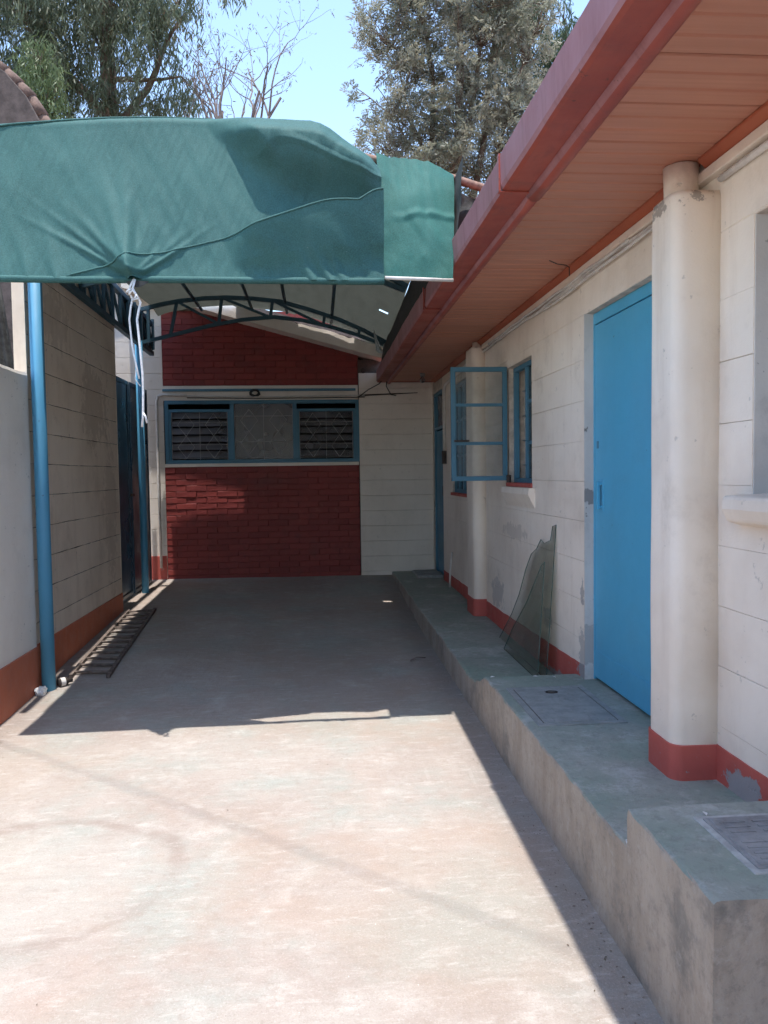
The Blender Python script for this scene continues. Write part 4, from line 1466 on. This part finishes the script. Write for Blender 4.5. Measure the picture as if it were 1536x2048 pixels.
def hood_pt(x, v):
    zt = interp(TOP, x)
    z = ZBOT + (zt - ZBOT) * v
    y = YBOT + (YT - YBOT) * v
    # shoulder: the cloth turns over the top pipe
    y += 0.16 * sstep(0.92, 1.0, v) ** 2
    z += 0.035 * sstep(0.9, 1.0, v)
    # bulge on the right: leans out over a hollow
    d = x - (-0.62 + (1 - v) * 0.78)
    a = sstep(-0.04, 0.22, d)
    hol = sstep(0.06, 0.42, v) * (1 - sstep(0.50, 0.93, v))
    bul = sstep(0.45, 0.84, v) * (1 - 0.92 * sstep(0.84, 1.0, v))
    y += a * (0.065 * hol - 0.15 * bul * (1 - 0.3 * sstep(0.25, 0.385, x)))
    # folds gathered at the tie rope
    tx, tv = -0.95, 0.0
    for (sl, amp, wd, len_) in ((-0.32, 0.050, 0.030, 0.75), (-0.12, 0.040, 0.024, 0.80), (-0.55, 0.030, 0.028, 0.62), (-0.80, 0.022, 0.028, 0.5), (-1.1, 0.014, 0.03, 0.4), (0.12, 0.016, 0.03, 0.45)):
        cx = tx + sl * v + 0.02 * (sl > 0)
        y -= amp * math.exp(-((x - cx) / (wd + 0.05 * v)) ** 2) * (1 - sstep(0.15, len_, v)) * (0.5 + sstep(0, 0.1, v) * 0.5)
    for (bx, sl, amp) in ((0.0, -0.55, 0.024), (0.10, -0.65, 0.022), (0.17, -0.7, 0.014), (-0.30, -0.4, 0.010), (-1.5, -0.2, 0.014), (-1.35, -0.25, 0.014), (-1.62, -0.2, 0.010)):
        cx = bx + sl * v
        y -= amp * math.exp(-((x - cx) / 0.03) ** 2) * (1 - sstep(0.05, 0.35, v))
    for (sl, amp, wd, len_) in WRINK:
        y -= amp * math.exp(-((x - (tx + sl * v)) / (wd + 0.035 * v)) ** 2) * (1 - sstep(0.1, len_, v)) * sstep(0, 0.05, v)
    y += 0.0035 * nz(x * 22 + v * 9, v * 2.5, 6.1) * (1 - 0.6 * v) + 0.0025 * nz(x * 40 - v * 14, v * 4, 2.6)
    y += 0.010 * nz(x * 2.2, z * 2.2, 1.0) + 0.007 * nz(x * 9 + v * 6, z * 3, 2.0) * (0.4 + a)
    y += 0.016 * a * nz(x * 5, z * 7, 5) * sstep(0.4, 0.7, v) - 0.010 * a * sstep(0.55, 0.7, v) * (1 - sstep(0.86, 0.97, v)) * (1 - min(1, abs(nz(x * 2.5 + z * 3, z * 4, 7)) * 5))
    return (x, y, z)


NU, NV = 330, 120
hood = MB()
hood.grid(lambda u, v: hood_pt(HXL + (HXR - HXL) * u, max(0, seam_v(HXL + (HXR - HXL) * u) - 0.012) + v * (1 - max(0, seam_v(HXL + (HXR - HXL) * u) - 0.012))), NU, NV)
hood = hood.build('hood_cloth', 'fabric', cp, True)


def low_pt(u, v):
    x = -1.30 + (HXR + 1.30) * u
    sv = seam_v(x) + 0.012
    vv_ = v * sv
    p = hood_pt(x, vv_)
    gap = 0.006 + 0.02 * sstep(-0.40, -0.2, x) * (1 - sstep(0.28, 0.38, x)) * (0.65 + 0.8 * abs(nz(x * 4, 2)))
    g_ = gap * sstep(0.35, 1.0, v) + 0.004
    k = sstep(-0.50, -0.28, x) * sstep(0.0, 0.45, v)
    yo = YBOT - 0.008 - (0.045 + 0.02 * nz(x * 4.5, 3.3)) * sstep(0.1, 1.0, v) + 0.016 * nz(x * 7 + v * 2.2, v * 1.5, 4.4) * math.sin(math.pi * min(1, v + 0.1)) - 0.014 * sum(math.exp(-((x - b_ + 0.22 * v) / 0.022) ** 2) for b_ in (0.02, 0.10, 0.17)) * (1 - sstep(0.1, 0.6, v))
    return (p[0], (p[1] - g_) * (1 - k) + min(yo, p[1] - g_) * k, p[2])


lo = MB().grid(low_pt, 220, 44)
lo.build('hood_skirt', 'fabric', hood, True)
sm = MB()
sm.tube([(x, hood_pt(x, v)[1] - 0.006, hood_pt(x, v)[2]) for x, v in [(x, 0.935 + 0.05 * (x + 1.8) / 1.4 + 0.004 * nz(x * 9, 2)) for x in np.linspace(-1.8, -0.55, 50)]], 0.006, 6)
sm.build('seam', 'fabric', hood, True)
sm = MB()
sm.tube([low_pt((x + 1.30) / (HXR + 1.30), 1.0) for x in np.linspace(-1.28, HXR - 0.002, 90)], 0.0055, 6)
sm.build('seam', 'fabric', hood, True)
hm = MB()
hm.tube([(x, YBOT + 0.004 * nz(x * 3, 1), ZBOT + 0.004 * nz(x * 2, 6)) for x in np.linspace(HXL, HXR, 40)], 0.019, 10)
hm.build('hem_bar', 'fabric', hood, True)
tt = MB()
tt.grid(lambda u, v: (-0.99 + 0.12 * u, 4.335 - 0.02 * math.sin(u * math.pi), 2.545 - 0.035 * v * math.sin(u * math.pi) - 0.01), 10, 3)
tt.build('torn_hem', 'net_black', hood, True)
# flap beside the hood
FT = [(0.36, 3.37), (0.45, 3.345), (0.58, 3.335), (0.68, 3.325), (0.76, 3.28), (0.83, 3.245)]


def flap_pt(u, v):
    xt, xb = 0.375 + 0.455 * u, 0.385 + 0.383 * u
    x = xb + (xt - xb) * v
    zt = interp(FT, xt) + 0.012 * nz(u * 9, 3)
    z = 2.57 + (zt - 2.57) * v
    y = 4.375 + 0.30 * v - 0.03 * math.sin(v * math.pi) + 0.020 * nz(u * 1.6, v * 2.2, 3) + 0.005 * nz(u * 4 + v * 2, v * 6, 6) - 0.012 * max(0.0, 1 - abs(v - 0.46 - 0.10 * u + 0.02 * nz(u * 5, 2)) * 22) * sstep(0.1, 0.4, u) + 0.010 * abs(nz(u * 2.2 - v * 1.5, v * 2.4 + u, 12)) + 0.004 * nz(u * 9 + v * 5, v * 8, 3) - 0.010 * abs(nz(u * 2 + v * 3, v * 2, 8))
    return (x, y, z)


fl = MB().grid(flap_pt, 60, 80)
fl = fl.build('flap_cloth', 'fabric_flap', cp, True)
MB().tube([(0.39, 4.37, 2.572), (0.77, 4.375, 2.562)], 0.010, 8).build('hem_bar', 'pvc', fl, True)
MB().tube([(-1.8, 4.70, 3.33), (-1.0, 4.70, 3.41), (-0.3, 4.70, 3.42), (0.05, 4.72, 3.39), (0.284, 4.72, 3.36), (0.828, 4.72, 3.245), (1.25, 4.72, 3.12), (1.6, 4.75, 3.03)], 0.024, 12).build('front_pipe', 'rust', cp, True)
# dark net from the pipe down to the gutter, and along the eaves side
MB().grid(lambda u, v: (0.79 + 0.42 * u + 0.01 * nz(u * 5, v * 5), 4.78 + 0.04 * nz(u * 4, v * 4, 1), 2.80 + 0.11 * u + v * (0.42 - 0.26 * u)), 16, 16).build('side_net', 'net_black', cp, True)
MB().grid(lambda u, v: (0.80 + 0.04 * v + 0.012 * nz(u * 12, v * 3), 4.42 + u * 5.4, 2.76 + v * (interp([(0, 0.50), (0.1, 0.46), (1, 0.30)], u))), 90, 10).build('side_net', 'net_black', cp, True)
ws = MB()
ws.grid(lambda u, v: (0.655 + 0.10 * u * (1 - 0.75 * v) + 0.03 * v, 8.9 + 0.05 * nz(u * 4, v * 4, 2), 3.12 - 0.27 * u - 0.25 * v * (1 - u)), 10, 10)
ws.build('torn_sheet', 'white_cloth', cp, True, solid=0.002)

# ------------------------------------------------------------------ tie rope
rp = MB()
ry = 4.315
rp.tube([(-0.945, ry, 2.545), (-0.965, ry - 0.01, 2.50), (-0.97, ry, 2.47), (-0.955, ry, 2.44), (-0.965, ry, 2.40), (-0.975, ry, 2.33), (-0.965, ry, 2.20), (-0.945, ry, 2.08), (-0.93, ry - 0.01, 2.02)], 0.0055, 6)
rp.tube([(-0.94, ry, 2.54), (-0.95, ry - 0.015, 2.49), (-0.93, ry - 0.01, 2.45), (-0.915, ry, 2.42), (-0.925, ry, 2.38), (-0.935, ry, 2.33), (-0.925, ry, 2.20), (-0.915, ry, 2.05), (-0.914, ry, 1.95), (-0.918, ry, 1.83), (-0.925, ry, 1.765)], 0.0065, 6)
rp.tube([(-0.918, ry, 1.84), (-0.905, ry - 0.005, 1.82), (-0.898, ry, 1.785)], 0.006, 6)
rp.tube([(-0.97, ry - 0.012, 2.46), (-0.95, ry - 0.02, 2.48), (-0.92, ry - 0.015, 2.44), (-0.945, ry - 0.02, 2.43), (-0.93, ry - 0.018, 2.46)], 0.0065, 6)
rp.tube([(-0.985, ry, 2.475), (-0.96, ry - 0.01, 2.49)], 0.007, 6)
rp.tube([(-0.945, ry, 2.08), (-0.955, ry, 2.02), (-0.925, ry - 0.01, 1.98)], 0.003, 5)
o = rp.build('rope', 'rope', None, True)
tag(o, 'knotted white rope hanging from the hem of the green hood', 'rope')

# ------------------------------------------------------------------ loose things
lad = thing('ladder', 'dark iron ladder lying on the ground along the left wall', 'ladder', (-1.75, 6.9, 0.1))
A0, A1 = Vector((-1.805, 5.82, 0)), Vector((-1.885, 7.95, 0))
B0, B1 = Vector((-1.535, 5.80, 0)), Vector((-1.645, 8.03, 0))


def gl_(p, h=0.017):
    return Vector((p.x, p.y, gz(p.x, p.y) + h))


for a, b in ((A0, A1), (B0, B1)):
    mb = MB()
    pts = [gl_(a + (b - a) * (i / 10)) for i in range(11)]
    for p, q in zip(pts, pts[1:]):
        mb.bar(p, q, 0.026, 0.026)
    mb.build('rail', 'ladder', lad)
for i in range(13):
    q = 0.04 + i * 0.077
    mb = MB()
    mb.tube([gl_(A0 + (A1 - A0) * q, 0.02), gl_(B0 + (B1 - B0) * q, 0.02)], 0.011, 8)
    mb.build('rung', 'ladder', lad, True)

can = thing('bottle', 'small dark bottle with pale label lying at the foot of the front post', 'bottle', (-1.80, 5.70, 0.03))
d = Vector((0.75, 0.62, 0.0)).normalized()
c0 = Vector((-1.835, 5.64, gz(-1.83, 5.65) + 0.034))
MB().tube([c0 + d * q for q in (0, 0.004, 0.06, 0.062, 0.075, 0.10)], [0.024, 0.03, 0.03, 0.026, 0.014, 0.013], 14).build('body', 'dark_iron', can, True)
MB().tube([c0 + d * 0.014, c0 + d * 0.046], 0.0308, 14, False).build('paper_label', 'pvc', can, True)
pb = bmesh.new()
bmesh.ops.create_icosphere(pb, subdivisions=3, radius=0.04)
for v in pb.verts:
    v.co *= 1 + 0.55 * nz(v.co.x * 40, v.co.y * 40, v.co.z * 40)
    v.co.z *= 0.9
me = bpy.data.meshes.new('crumpled_paper')
pb.to_mesh(me)
pb.free()
me.materials.append(MAT['rope'])
o = place(me, 'crumpled_paper', None, (-1.90, 5.50, gz(-1.9, 5.5) + 0.026))
tag(o, 'crumpled white paper scrap beside the front post', 'paper')

# broken sheets of glass leaning on the house wall
GZ = 0.212


def pane_pt(y, z, off, k):
    zz_ = GZ + (z - GZ)
    return Vector((1.335 + off + (z - GZ) * k, y, zz_))


def glass_pane(name, pts, off, k, label, edge):
    a = [pane_pt(y, z, off, k) for y, z in pts]
    b = [p + Vector((-0.005, 0, 0.0007)) for p in a]
    n_ = len(a)
    mb = MB()
    mb.add(a, [tuple(range(n_))])
    t_ = thing(name, label, 'glass pane', (1.335 + off, 5.0, GZ))
    mb.build('sheet', 'glass_green', t_)
    mb = MB()
    mb.add(a + b, [(i, (i + 1) % n_, n_ + (i + 1) % n_, n_ + i) for i in range(n_)])
    mb.build('cut_edge', 'glass_edge', t_)
    return t_


glass_pane('glass_pane', [(4.72, GZ), (4.80, 1.165), (4.87, 1.15), (4.89, 1.06), (5.02, 1.03), (5.10, 1.05), (5.18, 0.98), (5.30, 0.93), (5.40, 0.82), (5.52, 0.62), (5.68, 0.45), (5.95, 0.235), (5.98, GZ)],
           0.055, 0.095, 'taller jagged sheet of broken greenish glass leaning on the house wall', 0)
glass_pane('glass_pane', [(4.72, GZ), (4.84, 0.93), (4.90, 0.90), (5.15, 0.62), (5.42, 0.40), (5.60, GZ)],
           0.0, 0.115, 'shorter pointed sheet of broken greenish glass in front of the taller one', 0)
st = MB().tube([(1.445, 8.62, 0.228), (1.452, 8.62, 0.42), (1.474, 8.61, 0.62)], 0.012, 8)
tag(st.build('stick', 'pvc', None, True), 'thin white stick standing against the house wall beyond the second pillar', 'stick')
tw = MB().tube([(0.70, 6.05, gz(0.7, 6.05) + 0.012), (0.76, 6.12, gz(0.76, 6.12) + 0.02), (0.83, 6.13, gz(0.8, 6.1) + 0.012)], [0.006, 0.005, 0.003], 6)
tag(tw.build('twig', 'bark_pale', None, True), 'small dry twig lying on the yard near the walkway', 'twig')
# leaf litter and paper flecks, too small to count
lt = MB()
for i in range(240):
    r_ = random.random()
    if r_ < 0.75:
        x, y = 0.925 - abs(random.gauss(0, 0.06)), random.uniform(1.9, 6)
    elif r_ < 0.93:
        x, y = -1.85 + abs(random.gauss(0, 0.09)), random.uniform(4.2, 8)
    else:
        x, y = random.uniform(-1.8, 0.9), random.uniform(1.9, 9)
    a = random.uniform(0, 6.28)
    l_, w_ = random.uniform(0.003, 0.009), random.uniform(0.0015, 0.004)
    z = gz(x, y) + 0.006 * nz(x + 3.4, y + 6, 0, 1.7) + 0.002 * nz(x + 3.4, y + 6, 3, 7) + 0.0015
    dx, dy = math.cos(a), math.sin(a)
    lt.add([(x - dx * l_, y - dy * l_, z), (x + dy * w_, y - dx * w_, z + 0.0012), (x + dx * l_, y + dy * l_, z), (x - dy * w_, y + dx * w_, z + 0.001)], [(0, 1, 2, 3)])
o = lt.build('leaf_litter', 'leaf_dry')
struct(o, 'stuff', 'scattered dry leaf bits and dirt on the yard')
pf = MB()
for (x, y, z) in ((1.27, 2.52, 0.331), (1.20, 2.42, 0.331), (1.155, 2.26, 0.4535), (0.975, 4.38, 0.331), (1.32, 4.34, 0.331), (1.22, 4.36, 0.331), (0.955, 2.36, 0.332)):
    a = random.uniform(0, 6.28)
    l_, w_ = random.uniform(0.014, 0.024), random.uniform(0.006, 0.011)
    dx, dy = math.cos(a), math.sin(a)
    pf.add([(x - dx * l_, y - dy * l_, z + 0.001), (x + dy * w_, y - dx * w_, z + 0.006), (x + dx * l_, y + dy * l_, z + 0.002), (x - dy * w_, y + dx * w_, z + 0.003)], [(0, 1, 2, 3)])
o = pf.build('paper_flecks', 'rope')
struct(o, 'stuff', 'small white paint flecks on the walkway')

# overhead service cable above the yard
oc = MB().tube([(-9 + 18 * i / 30, 9.34 - 15.07 * i / 30, 8.6 - 0.25 * math.sin(math.pi * i / 30)) for i in range(31)], 0.0048, 6)
tag(oc.build('overhead_cable', 'black_cable', None, True), 'black service cable strung high above the yard, out of view', 'cable')


# ------------------------------------------------------------------ trees
def leaves_obj(name, C_, D_, S_, L_, W_, mat, parent):
    """diamond leaves: centre base C, direction D, side S, length, width arrays"""
    n_ = len(C_)
    v = np.empty((n_, 4, 3))
    v[:, 0] = C_
    v[:, 1] = C_ + D_ * (L_ * 0.45)[:, None] + S_ * (W_ * 0.5)[:, None]
    v[:, 2] = C_ + D_ * L_[:, None]
    v[:, 3] = C_ + D_ * (L_ * 0.45)[:, None] - S_ * (W_ * 0.5)[:, None]
    me = bpy.data.meshes.new(name)
    me.vertices.add(n_ * 4)
    me.vertices.foreach_set('co', v.reshape(-1))
    me.loops.add(n_ * 4)
    me.loops.foreach_set('vertex_index', np.arange(n_ * 4, dtype=np.int32))
    me.polygons.add(n_)
    me.polygons.foreach_set('loop_start', np.arange(0, n_ * 4, 4, dtype=np.int32))
    me.polygons.foreach_set('loop_total', np.full(n_, 4, dtype=np.int32))
    me.update()
    me.validate()
    me.materials.append(MAT[mat])
    o = bpy.data.objects.new(name, me)
    COL.objects.link(o)
    adopt(o, parent)
    return o


def unit(a):
    return a / np.maximum(np.linalg.norm(a, axis=1, keepdims=True), 1e-9)


def sample_lobes(lobes, n_):
    vol = np.array([l[3] * l[4] * l[5] for l in lobes])
    idx = RNG.choice(len(lobes), n_, p=vol / vol.sum())
    d = unit(RNG.normal(size=(n_, 3)))
    r = RNG.random(n_) ** 0.42
    out = np.empty((n_, 3))
    for i, k_ in enumerate(idx):
        l = lobes[k_]
        out[i] = np.array(l[:3]) + d[i] * r[i] * np.array(l[3:6])
    return out


def grow(mb, a, b, r0, r1, seed, bend=0.15, n_=6, sides=6):
    a, b = Vector(a), Vector(b)
    L_ = (b - a).length
    pts, rs = [], []
    for i in range(n_ + 1):
        q = i / n_
        p = a.lerp(b, q)
        k_ = math.sin(q * math.pi) * bend * L_
        p += Vector((nz(q * 2, seed, 1), nz(q * 2, seed, 5), 0.5 * nz(q * 2, seed, 9))) * k_
        pts.append(p)
        rs.append(r0 + (r1 - r0) * q)
    mb.tube(pts, rs, sides, False)
    return pts


def hanging_tree(name, label, base, limbs, lobes, ncl, per, mat, bark, llen, lwid, strand, group=None):
    t_ = thing(name, label, 'tree', base, group)
    tk = MB()
    ends = []
    trunk_top = limbs[0]
    p = grow(tk, base, trunk_top[0], trunk_top[1], trunk_top[2], 3.1 + base[0], 0.05, 10, 10)
    nodes = list(p[4:])
    for i, (a, b, r0, r1) in enumerate(limbs[1:]):
        q = grow(tk, a, b, r0, r1, 11 + i * 2.3 + base[0], 0.12, 8, 7)
        nodes += q[2:]
    C0 = sample_lobes(lobes, ncl)
    N_ = np.array([tuple(v) for v in nodes])
    for c in C0[::2]:
        j = np.argmin(np.linalg.norm(N_ - c, axis=1) + 0.8 * np.maximum(0, N_[:, 2] - c[2]))
        grow(tk, N_[j], c, 0.016, 0.004, c[0] * 3, 0.10, 4, 4)
    tk.build('trunk', bark, t_, True)
    m_ = ncl * per
    base_ = np.repeat(C0, per, axis=0)
    q = np.tile(np.linspace(0, 1, per), ncl)
    sl = np.repeat(RNG.uniform(strand[0], strand[1], ncl), per)
    sway = np.repeat(unit(RNG.normal(size=(ncl, 3)) * [1, 1, 0.1]), per, axis=0) * np.repeat(RNG.uniform(0.02, 0.35, ncl), per)[:, None]
    pos = base_ + sway * q[:, None] + np.stack([np.zeros(m_), np.zeros(m_), 0.12 - sl * q ** 1.2], 1) + RNG.normal(size=(m_, 3)) * [0.07, 0.07, 0.06]
    D = RNG.normal(size=(m_, 3)) * [0.42, 0.42, 0.30] + [0, 0, -0.95]
    D = unit(D)
    S = unit(np.cross(D, RNG.normal(size=(m_, 3))))
    leaves_obj('crown', pos, D, S, RNG.uniform(llen[0], llen[1], m_), RNG.uniform(lwid[0], lwid[1], m_), mat, t_)
    return t_


# weeping gum tree, upper left
lob = [(-6.0, 17.0, 10.6, 1.5, 1.5, 1.4), (-4.3, 16.8, 11.2, 1.4, 1.5, 0.9), (-3.1, 16.6, 10.9, 0.95, 1.2, 1.1), (-4.9, 17.4, 9.6, 1.4, 1.3, 1.1), (-3.2, 17.0, 9.7, 0.9, 1.0, 0.8),
       (-2.5, 16.8, 9.4, 0.6, 0.7, 0.7), (-6.6, 17.5, 9.3, 0.9, 1, 1.2), (-5.2, 17.5, 12.4, 2.4, 2.0, 1.3), (-2.1, 16.5, 11.55, 0.7, 0.7, 0.38), (-3.8, 17.2, 9.1, 0.8, 0.8, 0.6)]
hanging_tree('gum_tree', 'tall weeping gum tree with dark drooping foliage at upper left', (-4.6, 17.6, -0.35),
             [((-4.2, 17.4, 13.2), 0.34, 0.10),
              ((-4.5, 17.5, 8.3), (-2.5, 16.8, 10.9), 0.11, 0.03), ((-4.4, 17.5, 9.2), (-6.3, 17.0, 11.6), 0.11, 0.03), ((-4.4, 17.5, 9.8), (-2.6, 16.7, 9.6), 0.07, 0.02),
              ((-4.3, 17.4, 10.4), (-3.0, 16.7, 11.9), 0.08, 0.02), ((-4.5, 17.5, 8.0), (-6.6, 17.2, 9.6), 0.09, 0.02), ((-4.4, 17.5, 9.0), (-3.3, 17.0, 9.2), 0.05, 0.015),
              ((-3.3, 17.0, 10.3), (-2.0, 16.5, 11.8), 0.04, 0.01)],
             lob, 950, 46, 'leaf_gum', 'bark', (0.13, 0.24), (0.020, 0.034), (0.35, 0.95))
# feathery bright small tree in front of it
lob = [(-4.75, 14.8, 8.85, 0.34, 0.35, 0.42), (-4.72, 14.8, 8.2, 0.46, 0.45, 0.55), (-4.8, 14.8, 7.6, 0.6, 0.5, 0.5)]
hanging_tree('feathery_tree', 'small light green feathery tree peeking over the canopy at left', (-4.7, 14.8, -0.35), [((-4.72, 14.8, 8.9), 0.10, 0.02)],
             lob, 150, 46, 'leaf_bright', 'bark', (0.09, 0.18), (0.014, 0.026), (0.18, 0.4))
# far gum tree behind the right-hand tree
lob = [(5.9, 21.5, 13.2, 1.6, 1.2, 1.6), (5.0, 21.5, 14.4, 1.6, 1.2, 1.0), (6.8, 21.5, 12.2, 1.2, 1.2, 1.6)]
hanging_tree('gum_tree', 'darker green gum tree half hidden behind the dense tree and the red eaves', (6.3, 21.8, -0.35),
             [((5.8, 21.6, 15.0), 0.3, 0.06), ((6.1, 21.7, 11.0), (5.0, 21.5, 14.2), 0.08, 0.02), ((6.1, 21.7, 11.5), (7.0, 21.5, 13.5), 0.08, 0.02)],
             lob, 300, 46, 'leaf_gum_far', 'bark', (0.15, 0.26), (0.022, 0.036), (0.4, 0.9))


def feather_tree(name, label, base, stems, lobes, ncl, nleaf, npair, mat, bark):
    t_ = thing(name, label, 'tree', base)
    tk = MB()
    nodes = []
    for i, (a, b, r0, r1) in enumerate(stems):
        q = grow(tk, a, b, r0, r1, 5 + i * 1.9 + base[0], 0.07, 9, 8)
        nodes += q[3:]
    C0 = sample_lobes(lobes, ncl)
    N_ = np.array([tuple(v) for v in nodes])
    for c in C0:
        j = np.argmin(np.linalg.norm(N_ - c, axis=1) + 0.9 * np.maximum(0, N_[:, 2] - c[2] + 0.2))
        grow(tk, N_[j], c, 0.014, 0.004, c[0] * 3, 0.14, 4, 4)
    tk.build('trunk', bark, t_, True)
    m_ = ncl * nleaf
    cc = np.repeat(C0, nleaf, axis=0) + RNG.normal(size=(m_, 3)) * 0.06
    D = unit(RNG.normal(size=(m_, 3)) * [1, 1, 0.7] + [0, 0, 0.45])
    Ln = RNG.uniform(0.16, 0.38, m_)
    side = unit(np.cross(D, RNG.normal(size=(m_, 3))))
    P, DD, SS, LL, WW = [], [], [], [], []
    nrm_ = np.cross(D, side)
    for k_ in range(npair):
        q = 0.15 + 0.85 * k_ / npair
        pt = cc + D * (Ln * q)[:, None] - np.array([0, 0, 1.0]) * (0.35 * Ln * q * q)[:, None]
        for sg in (-1, 1):
            d_ = unit(D * 0.75 + side * sg + RNG.normal(size=(m_, 3)) * 0.18 - [0, 0, 0.15])
            P.append(pt)
            DD.append(d_)
            SS.append(unit(np.cross(d_, nrm_) + RNG.normal(size=(m_, 3)) * 0.3))
            LL.append(Ln * RNG.uniform(0.38, 0.6, m_) * (1.05 - 0.5 * q))
            WW.append(RNG.uniform(0.020, 0.038, m_))
    leaves_obj('crown', np.concatenate(P), np.concatenate(DD), np.concatenate(SS), np.concatenate(LL), np.concatenate(WW), mat, t_)
    return t_


def lx(px, d=17.0):
    return (px - 619) * 0.0107 * d / 17


def lzz(py, d=17.0):
    return 1.5 + (9.95 - py * 0.0103) * d / 17


LB = []
for (px, py, rx, rz) in ((900, 40, 120, 90), (1000, 130, 110, 110), (870, 170, 105, 100), (950, 270, 110, 100), (800, 110, 55, 75), (770, 255, 62, 65), (850, 300, 95, 65),
                         (800, 15, 62, 55), (1020, 20, 90, 80), (755, 320, 45, 38), (1040, 260, 70, 90), (715, 190, 30, 14), (735, 60, 30, 45), (890, 350, 120, 50), (900, -90, 180, 90)):
    LB.append((lx(px), 17.0, lzz(py), rx * 0.0107, 1.1, rz * 0.0103))
bx, bz = 3.1, -0.35
feather_tree('silky_tree', 'dense olive grey feathery tree above the roof at upper right', (bx, 17.2, bz),
             [((bx, 17.2, bz), (3.2, 17.1, 13.2), 0.22, 0.03), ((3.1, 17.2, 5.5), (4.4, 17.0, 12.6), 0.10, 0.02), ((3.1, 17.2, 5.2), (2.1, 17.0, 12.2), 0.10, 0.02), ((3.1, 17.2, 6.2), (1.75, 16.9, 10.4), 0.07, 0.012),
              ((3.1, 17.2, 6.0), (5.0, 17.0, 11.4), 0.08, 0.015), ((2.4, 17.0, 8.0), (1.35, 16.8, 9.6), 0.035, 0.006), ((3.0, 17.2, 5.0), (1.7, 16.9, 8.2), 0.05, 0.01), ((2.0, 16.9, 8.8), (0.78, 16.8, 9.62), 0.025, 0.004), ((3.1, 17.2, 6.5), (3.6, 16.6, 12.4), 0.07, 0.015)],
             LB, 900, 8, 5, 'leaf_silky', 'bark')
# bare tree
bt = thing('bare_tree', 'nearly leafless pale tree with crooked branches above the canopy', 'tree', (-1.6, 15.4, -0.35))
tk = MB()
tips = []
random.seed(21)


def fork(a, d, L_, r, dep):
    a = Vector(a)
    d = Vector(d).normalized()
    pts = [a]
    rs = [r]
    p = a.copy()
    dd = d.copy()
    n_ = 5
    for i in range(n_):
        dd = (dd + Vector((random.gauss(0, 0.16), random.gauss(0, 0.12), random.gauss(0.03, 0.10)))).normalized()
        p = p + dd * (L_ / n_)
        pts.append(p.copy())
        rs.append(r * (1 - 0.45 * (i + 1) / n_))
    tk.tube(pts, rs, 6 if r > 0.015 else 4, False)
    tips.append(p)
    if dep > 0:
        for k_ in range(random.choice((2, 3, 3))):
            i = random.randint(2, n_)
            ax = Vector((random.gauss(0, 1), random.gauss(0, 0.7), random.gauss(0.25, 0.5))).normalized()
            fork(pts[i], (dd + ax * random.uniform(0.5, 0.95)), L_ * random.uniform(0.5, 0.75), rs[i] * 0.72, dep - 1)


fork((-1.75, 15.4, -0.35), (0.0, 0, 1), 7.4, 0.12, 0)
for (d, L_) in (((-0.30, 0, 1), 2.0), ((0.15, 0, 1), 2.3), ((0.35, 0, 1.0), 1.8), ((-0.02, 0.1, 1), 2.0), ((0.8, 0, 0.5), 1.0), ((-0.8, 0, 0.7), 1.2), ((-0.15, 0.1, 1), 2.1)):
    fork((tips[0].x + random.uniform(-0.05, 0.05), 15.4, tips[0].z - random.uniform(0.0, 0.5)), d, L_, 0.045, 3)
tk.build('trunk', 'bark_pale', bt, True)
tips = [p for p in tips if p.z > 7.2]
m_ = len(tips) * 5
C0 = np.repeat(np.array([tuple(p) for p in tips]), 5, axis=0) + RNG.normal(size=(m_, 3)) * 0.06
D = unit(RNG.normal(size=(m_, 3)) + [0, 0, -0.8])
S = unit(np.cross(D, RNG.normal(size=(m_, 3))))
leaves_obj('crown', C0, D, S, RNG.uniform(0.05, 0.12, m_), RNG.uniform(0.012, 0.025, m_), 'leaf_dry', bt)
